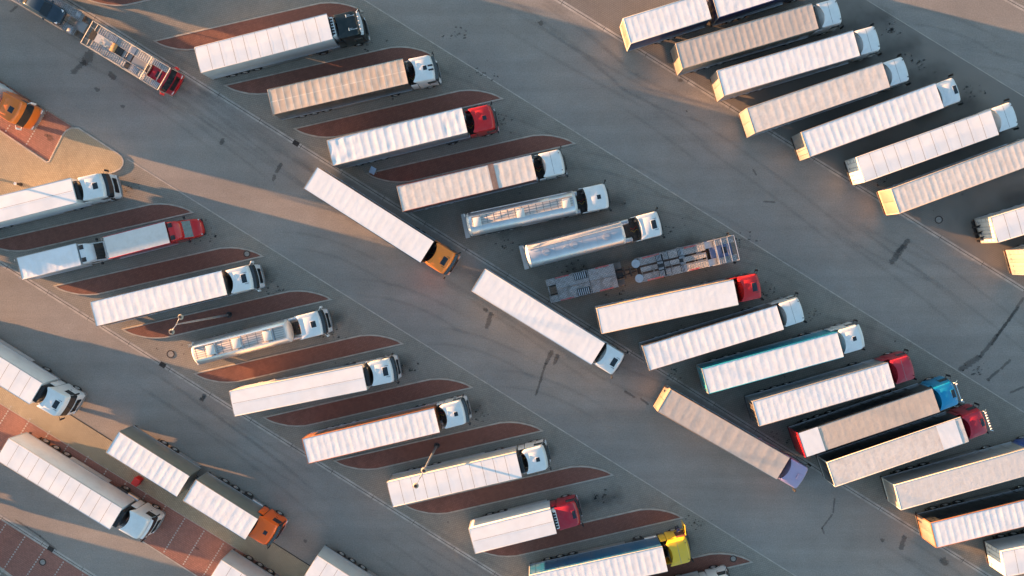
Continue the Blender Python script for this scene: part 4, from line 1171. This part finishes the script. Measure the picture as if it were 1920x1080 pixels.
# its trailer
a2, b2, L2, rz2 = place((1028, 547), (1155, 516), 1.9); c2 = (a2+b2)/2
q = Matrix.Rotation(-rz, 3, 'Z') @ Vector((c2.x-c.x, c2.y-c.y, 0)); k2 = L2/2
tr_before = set(root.children)
DECKD = DECK
deck(root, -k2+.9, k2-2.7, 1.7, 1.75, tracks=((-1.2, -.05), (.05, 1.2))); deck(root, k2-2.65, k2, 1.8, 1.75, tracks=((-1.2, -.05), (.05, 1.2)))
deck(root, -k2, -k2+.9, 1.5, 1.65, tracks=((-1.2, -.55), (.55, 1.2)))
mb = MB()
for s in (1, -1):
    build(MB().box(-.62, .68, s*.45, s*1.12, 1.82, 1.85), 'chock_shade_plate', BLACK, root)  # shade below these chock bars, put in as a black plate
    for k in range(6): mb.box(-.55+k*.2, -.55+k*.2+.08, s*.5, s*1.1, 1.85, 1.93)
build(mb, 'wheel_chock_plate', ALU, root)
for s in (1, -1):
    build(MB().box(-k2+1.0, -k2+2.4, s*1.08, s*1.2, 1.80, 1.83), 'red_marking', REDMARK, root)
    build(MB().box(k2-1.9, k2-.5, s*1.08, s*1.2, 1.88, 1.91), 'red_marking', REDMARK, root)
    build(MB().box(k2+.05, k2+.75, s*.55, s*1.2, 1.35, 1.42, .02), 'mudguard', P['dark_grey'], root)
mb = MB().box(-k2, k2+.5, -.5, -.38, .8, 1.05).box(-k2, k2+.5, .38, .5, .8, 1.05)
for x in (-k2+.1, -k2+1, 0, k2-.2): mb.box(x-.06, x+.06, -1.15, 1.15, 1.0, 1.1)
mb.box(k2, k2+.8, -.5, .5, .95, 1.0); mb.tube((k2+.3, -.3, 1.1), (k2+2.2, -.12, 1.0), .08).tube((k2+.3, .3, 1.1), (k2+2.2, .12, 1.0), .08)
mb.box(k2+.9, k2+1.0, -.6, .6, 1.0, 1.4).box(k2+1.5, k2+1.6, -.5, .5, 1.0, 1.6)
build(mb, 'trailer_chassis', CHAS, root)
wheels(root, [-.7, .55], 1.2)
for ch in set(root.children)-tr_before:
    rot = rz2-rz; p = Matrix.Rotation(rot, 3, 'Z') @ Vector(ch.location); ch.location = p+Vector((q.x, q.y, 0)); ch.rotation_euler[2] += rot

# loaded transporter, top left
a, b, LT, rz = place((156, 56), (315, 152), 4.0); c = (a+b)/2
root = thing('car_transporter', 'car transporter with a red cab and a dark car on its rear deck', 'car transporter', (c.x, c.y, 0), rz, 'car transporters')
h = LT/2
deck(root, -h+.75, -h+4.4, 3.0, 3.2, mid=False); deck(root, -h+4.4, h-2.4, 3.2, 3.5); d3 = deck(root, h-2.35, h-.35, 3.9, 4.0, tracks=((-1.22, -.62), (.62, 1.22)))
build(MB().box(-h+.9, -h+3.2, -.42, .42, 3.05, 3.10), 'centre_plate', WALK, root)
build(MB().box(-h+4.0, -h+5.0, -.42, .42, 3.0, 3.06).box(-h+5.3, -h+7.0, -.42, .42, 3.25, 3.31), 'centre_plate', P['grey'], root)
mb = MB()
for s in (1, -1):
    mb.tube((-h, s*1.24, 3.3), (h-2.4, s*1.24, 3.9), .04).tube((h-2.4, s*1.24, 4.2), (h-.3, s*1.24, 4.25), .04).tube((-h, s*1.24, 2.2), (h-2.4, s*1.24, 2.6), .04)
    for x in (-h, -h+2.3, -h+4.6, h-2.4, h-.3): mb.tube((x, s*1.24, 1.0), (x, s*1.24, 3.3+.6*(x+h)/(2*h)), .05)
for x, z in ((-h, 3.3), (h-2.4, 4.2), (h-.3, 4.25)): mb.tube((x, -1.24, z), (x, 1.24, z), .045)
for s in (1, -1): mb.tube((-h+.6, s*.62, 3.3), (-h, s*.62, 3.3), .03).tube((-h+.6, s*1.2, 3.3), (-h+.6, s*.5, 3.3), .03)
build(mb, 'side_frame', mat('pale_steel', (.36, .35, .33), .4, .4, var=.2), root)
for (xa, xb, ya, yb, zz) in ((-h+3.5, -h+4.0, -.4, .4, 3.11), (-h+4.9, -h+5.35, -1.1, -.5, 3.33), (h-2.9, h-2.3, -.42, .42, 3.42), (-h+.15, -h+.7, -.5, .5, 2.9)):
    build(MB().box(xa, xb, ya, yb, zz, zz+.03), 'opening_shade_plate', BLACK, root)  # flat black sheet stands in for the shade inside a deck opening
for (xa, xb, ya, yb, zz) in ((-h+2.2, -h+3.0, .5, 1.1, 3.16), (-h+4.6, -h+5.2, .45, 1.1, 3.30), (-h+5.6, -h+6.4, -1.1, -.5, 3.40), (h-2.2, h-1.2, .66, 1.2, 4.02), (h-1.3, h-.5, -1.2, -.66, 4.02)):
    mb = MB()
    for k in range(5): mb.box(lerp(xa, xb, k/5), lerp(xa, xb, k/5)+.07, ya, yb, zz, zz+.07)
    build(mb, 'wheel_chock', ALU, root)
random.seed(3)
mb = MB()
for k in range(22):
    qx = -h+1.1+random.uniform(0, 1.6); qy = random.uniform(-.38, .34); mb.box(qx, qx+random.uniform(.08, .3), qy, qy+random.uniform(.05, .14), 3.12+.004*k, 3.16+.004*k)
build(mb, 'strap_pile', mat('pale_webbing', (.6, .55, .46), .8, var=.3, vscale=8), root)
build(MB().box(-h+2.75, -h+3.25, -.42, .45, 3.12, 3.25, .02), 'wooden_board', mat('wood_board', (.55, .30, .12), .7, var=.25, vscale=6), root)
mb = MB().box(-h+.1, h-1.5, -.5, -.38, .8, 1.05).box(-h+.1, h-1.5, .38, .5, .8, 1.05).box(-h+.2, h-2.6, -1.1, 1.1, 1.05, 1.10)
build(mb, 'chassis', CHAS, root)
make_cab(root, (Vector((h-2.75, 0, 0)), 0.0), color='dark_red', H=3.25, hatch='mid', conc=.05, nose=.02, mirrors='red', bumper='red')
a2, b2, L2, rz2 = place((18, -30), (139, 42), 2.2); c2 = (a2+b2)/2
q = Matrix.Rotation(-rz, 3, 'Z') @ Vector((c2.x-c.x, c2.y-c.y, 0)); k2 = L2/2
tr_before = set(root.children)
deck(root, -k2-1, k2-.9, 2.0, 2.0, mid=False); deck(root, k2-.9, k2+.2, 1.95, 1.6)
mb = MB()
for s in (1, -1):
    mb.tube((-k2-1, s*1.24, 2.6), (k2-.6, s*1.24, 2.3), .04).box(-k2-1, k2, s*1.2, s*1.26, 1.7, 1.85)
    for x in (-k2, 0, k2-.6): mb.tube((x, s*1.24, 1.0), (x, s*1.24, 2.4), .05)
mb.tube((-k2-.2, 0, 1.0), (k2+1.2, 0, .9), .1)
build(mb, 'trailer_frame', MATS['pale_steel'], root)
build(MB().box(-k2-1, k2+.3, -.5, -.38, .8, 1.05).box(-k2-1, k2+.3, .38, .5, .8, 1.05).box(k2-.2, k2-.1, -1.1, 1.1, 1, 1.2).tube((k2, 0, .9), (k2+1.5, 0, .85), .09), 'trailer_chassis', CHAS, root)
for s in (1, -1): build(MB().box(k2-.35, k2+.15, s*.6, s*1.15, 2.0, 2.05, .01), 'ramp_end', GALV, root)
for s in (1, -1): build(MB().box(k2+.15, k2+1.2, s*.55, s*1.15, 1.3, 1.36, .01), 'mudguard', P['dark_grey'], root)
build(MB().box(k2-.3, k2+.9, -.5, .5, 1.5, 1.56, .01), 'coupling_cover', P['grey'], root)
wheels(root, [-.7, .55], 1.2)
for ch in set(root.children)-tr_before:
    rot = rz2-rz; p = Matrix.Rotation(rot, 3, 'Z') @ Vector(ch.location); ch.location = p+Vector((q.x, q.y, 0)); ch.rotation_euler[2] += rot

# the dark car riding on it
cc = pt(82, 14, 2.6); car = thing('car', 'dark blue grey car riding on the rear deck of the loaded car transporter', 'car', (cc.x, cc.y, 2.05), rz2)
CARP = mat('car_paint', (.018, .035, .055), .15, coat=.8, var=.1)
body = build(MB().rings(loftx([(-2.15, .72, .35, .85, .2), (-2.05, .84, .25, 1.0, .2), (-1.5, .90, .22, 1.05, .2), (.9, .90, .22, 1.02, .2), (1.6, .88, .22, .92, .25), (2.0, .80, .25, .82, .25), (2.2, .62, .3, .65, .2)])), 'body', CARP, car)
build(MB().rings(loftx([(-1.75, .66, 1.0, 1.06, .05), (-1.2, .70, 1.0, 1.42, .15), (-.3, .70, 1.0, 1.48, .18), (.35, .68, 1.0, 1.42, .18), (1.0, .68, .98, 1.03, .04)])), 'cabin', CARP, body)
build(MB().patch([[(.38, y, 1.43) for y in (-.6, 0, .6)], [(1.0, y, 1.06) for y in (-.68, 0, .68)]]), 'windscreen', GLASS, body)
build(MB().patch([[(-1.72, y, 1.09) for y in (-.6, 0, .6)], [(-1.22, y, 1.44) for y in (-.6, 0, .6)]]), 'rear_window', GLASS, body)
for s in (1, -1):
    build(MB().patch([[(-1.3, s*.72, 1.05), (.85, s*.72, 1.05)], [(-1.0, s*.71, 1.32), (.3, s*.71, 1.32)]]), 'side_window', GLASS, body)
    build(MB().box(1.75, 2.05, s*.5, s*.78, .66, .82, .06), 'headlight', LAMP, body)
    build(MB().box(.7, .9, s*.9, s*1.08, .95, 1.1, .03), 'mirror', CARP, body)
    for x in (-1.35, 1.35):
        wv = link('wheel', wheel_mesh(), car, (x, s*.9, .33), 0 if s > 0 else PI); wv.scale = (.63,)*3; link('rim', rim_mesh(), wv)

# ------------------------------------------------------------------ street furniture
STEEL = mat('lamp_post_steel', (.42, .44, .46), .4, .6, var=.12)
def lamp_post(base, H, label, armdir, arm=1.2, n=2, base_off=0):
    c = pt(*base); t = thing('lamp_post', label, 'lamp post', (c.x, c.y, 0.09), 0, 'tall lamp posts')
    build(MB().tube((0, 0, 0), (0, 0, H), .13, 14, .06), 'pole', STEEL, t)
    build(MB().tube((0, 0, 0), (0, 0, .5), .18, 14).tube((0, 0, 0), (0, 0, .04), .32, 14), 'base', CHAS, t)
    ax = math.cos(armdir); ay = math.sin(armdir)
    for s in (1, -1):
        L = arm*.62
        mb = MB().path([Vector((0, 0, H-.15)), Vector((s*ax*L*.5, s*ay*L*.5, H+.05)), Vector((s*ax*L, s*ay*L, H+.0))], .035, 8)
        build(mb, 'arm', STEEL, t)
        p = Vector((s*ax*L, s*ay*L, H))
        hd = build(MB().tube(p+Vector((0, 0, -.05)), p+Vector((0, 0, .10)), .26, 20, .20), 'lamp_head', mat('lamp_head_cream', (.40, .36, .29), .45, var=.1), t)
        build(MB().tube(p+Vector((0, 0, .10)), p+Vector((0, 0, .13)), .13, 16), 'lamp_cap', BLACK, hd)
        build(MB().tube(p+Vector((0, 0, -.08)), p+Vector((0, 0, -.05)), .22, 16), 'lens', LAMP, hd)
    return t
lamp_post((430, 590), 12.6, 'tall lamp post with two round heads leaning left over the brick island', R_(58), 1.25)
lamp_post((819, 835), 12.6, 'tall lamp post whose two heads hang over the seamed white trailer', R_(62), 1.25)

lamp_post((-120, 305), 12.6, 'tall lamp post outside the left edge whose shadow crosses the tan island', R_(60), 1.25)
c = pt(40, 346); t = thing('bollard', 'short pale bollard on the lit tan pavers at the left edge', 'bollard', (c.x, c.y, .07))
build(MB().tube((0, 0, 0), (0, 0, .95), .11, 16, .10).tube((0, 0, 0), (0, 0, .06), .2, 16), 'post', CHAS, t)
build(MB().tube((0, 0, .95), (0, 0, 1.03), .17, 16, .13), 'cap', LAMP, t)
c = pt(703, 323); t = thing('sign', 'small pale blue sign panel on a post at the tip of a brick island', 'sign', (c.x, c.y, .09), R_(-30))
build(MB().tube((-.2, 0, 0), (-.2, 0, 1.3), .035, 8).tube((.2, 0, 0), (.2, 0, 1.3), .035, 8), 'post', STEEL, t)
sgn = MB().box(-.30, .30, -.02, .02, -.38, .38, .01); so_ = build(sgn, 'panel', mat('sign_face', (.42, .52, .66), .4, var=.12), t, (0, .05, 1.25)); so_.rotation_euler = (R_(-62), 0, 0)
c = pt(262, 899.5); t = thing('plastic_box', 'small red box standing on the pavers beside the ribbed drawbar trailer', 'box', (c.x, c.y, .006), R_(-33))
build(MB().box(-.33, .33, -.38, .38, 0, .85, .05), 'body', mat('red_plastic', (.55, .02, .02), .45, var=.08), t)
build(MB().box(-.36, .36, -.41, .41, .85, .93, .03), 'lid', mat('red_plastic_lid', (.62, .035, .03), .4, var=.08), t)

# ------------------------------------------------------------------ person at the yellow cab
def person(loc, rz):
    t = thing('person', 'person in blue work clothes standing at the open door of the yellow cab', 'person', loc, rz)
    def skin(pts, edges, name, m, parent, root_i=0):
        me = bpy.data.meshes.new(name); me.from_pydata([p[:3] for p in pts], edges, []); me.materials.append(m)
        o = link(name, me, parent)
        o.modifiers.new('skin', 'SKIN'); 
        for i, p in enumerate(pts):
            sv = me.skin_vertices[0].data[i]; r = p[3]; sv.radius = (r, r*(p[4] if len(p) > 4 else 1))
        me.skin_vertices[0].data[root_i].use_root = True
        s = o.modifiers.new('sub', 'SUBSURF'); s.levels = 1; s.render_levels = 2
        for md in (o.modifiers['skin'],): md.use_smooth_shade = True
        return o
    SK = mat('skin', (.50, .30, .21), .6, var=.05); BL = mat('blue_workwear', (.025, .06, .20), .8, var=.2, vscale=9); DK = mat('dark_trousers', (.02, .03, .07), .85, var=.2); HR = mat('hair_brown', (.04, .025, .015), .8, var=.2)
    # body: pelvis, spine, neck, head, arms, legs (x forward, y left)
    pts = [(0, 0, .95, .15, .8), (0, 0, 1.18, .14, .75), (.03, 0, 1.40, .16, .7), (.04, 0, 1.50, .07), (.06, 0, 1.58, .055), (.08, 0, 1.68, .095), (.08, 0, 1.76, .075),
           (.03, .19, 1.43, .065), (.16, .24, 1.20, .05), (.40, .22, 1.18, .038), (.50, .20, 1.20, .03),
           (.03, -.19, 1.43, .065), (.20, -.26, 1.28, .05), (.36, -.22, 1.45, .038), (.44, -.20, 1.52, .03),
           (.0, .10, .88, .095), (.03, .11, .50, .065), (.0, .12, .10, .045), (.14, .13, .04, .045),
           (.0, -.10, .88, .095), (.06, -.11, .50, .065), (.02, -.12, .10, .045), (.16, -.13, .04, .045)]
    ed = [(0, 1), (1, 2), (2, 3), (3, 4), (4, 5), (5, 6), (2, 7), (7, 8), (8, 9), (9, 10), (2, 11), (11, 12), (12, 13), (13, 14), (0, 15), (15, 16), (16, 17), (17, 18), (0, 19), (19, 20), (20, 21), (21, 22)]
    b = skin(pts, ed, 'body', SK, t)
    sh = [(0, 0, .93, .165, .8), (0, 0, 1.18, .155, .78), (.03, 0, 1.40, .175, .74), (.035, 0, 1.48, .09), (.03, .20, 1.42, .08), (.16, .245, 1.20, .065), (.34, .225, 1.185, .052), (.03, -.20, 1.42, .08), (.20, -.265, 1.28, .065), (.33, -.23, 1.42, .052)]
    skin(sh, [(0, 1), (1, 2), (2, 3), (2, 4), (4, 5), (5, 6), (2, 7), (7, 8), (8, 9)], 'jacket', BL, b)
    tr = [(0, 0, .92, .16, .82), (.0, .10, .86, .11), (.03, .11, .50, .08), (.0, .12, .12, .068), (.0, -.10, .86, .11), (.06, -.11, .50, .08), (.02, -.12, .12, .068)]
    skin(tr, [(0, 1), (1, 2), (2, 3), (0, 4), (4, 5), (5, 6)], 'trousers', DK, b)
    build(MB().sphere((.065, 0, 1.75), .112, 1.05, .95, .9, 14), 'hair', HR, b)
    for s in (1, -1):
        build(MB().sphere((.165, s*.035, 1.70), .013), 'eye', LAMP, b)
        base = Vector((.52, .20, 1.20)) if s > 0 else Vector((.46, -.20, 1.54))
        mb = MB(); mb.box(base.x-.04, base.x+.05, base.y-.04, base.y+.04, base.z-.014, base.z+.014, .01)
        for k in range(4):
            y = base.y-.033+.022*k; L = (.06, .075, .07, .055)[k]
            mb.tube((base.x+.045, y, base.z), (base.x+.045+L*.6, y, base.z-.004), .009, 6).tube((base.x+.045+L*.6, y, base.z-.004), (base.x+.045+L, y, base.z-.03), .008, 6)
        mb.tube((base.x-.01, base.y-s*.04, base.z), (base.x+.04, base.y-s*.075, base.z-.01), .011, 6)
        build(mb, 'hand', SK, b)
        build(MB().box(-.09, .19, s*.12-.05, s*.12+.05, 0, .09, .03), 'shoe', BLACK, b)
    return t
pp = pt(1268, 987)
person((pp.x, pp.y, .0285), R_(-70))
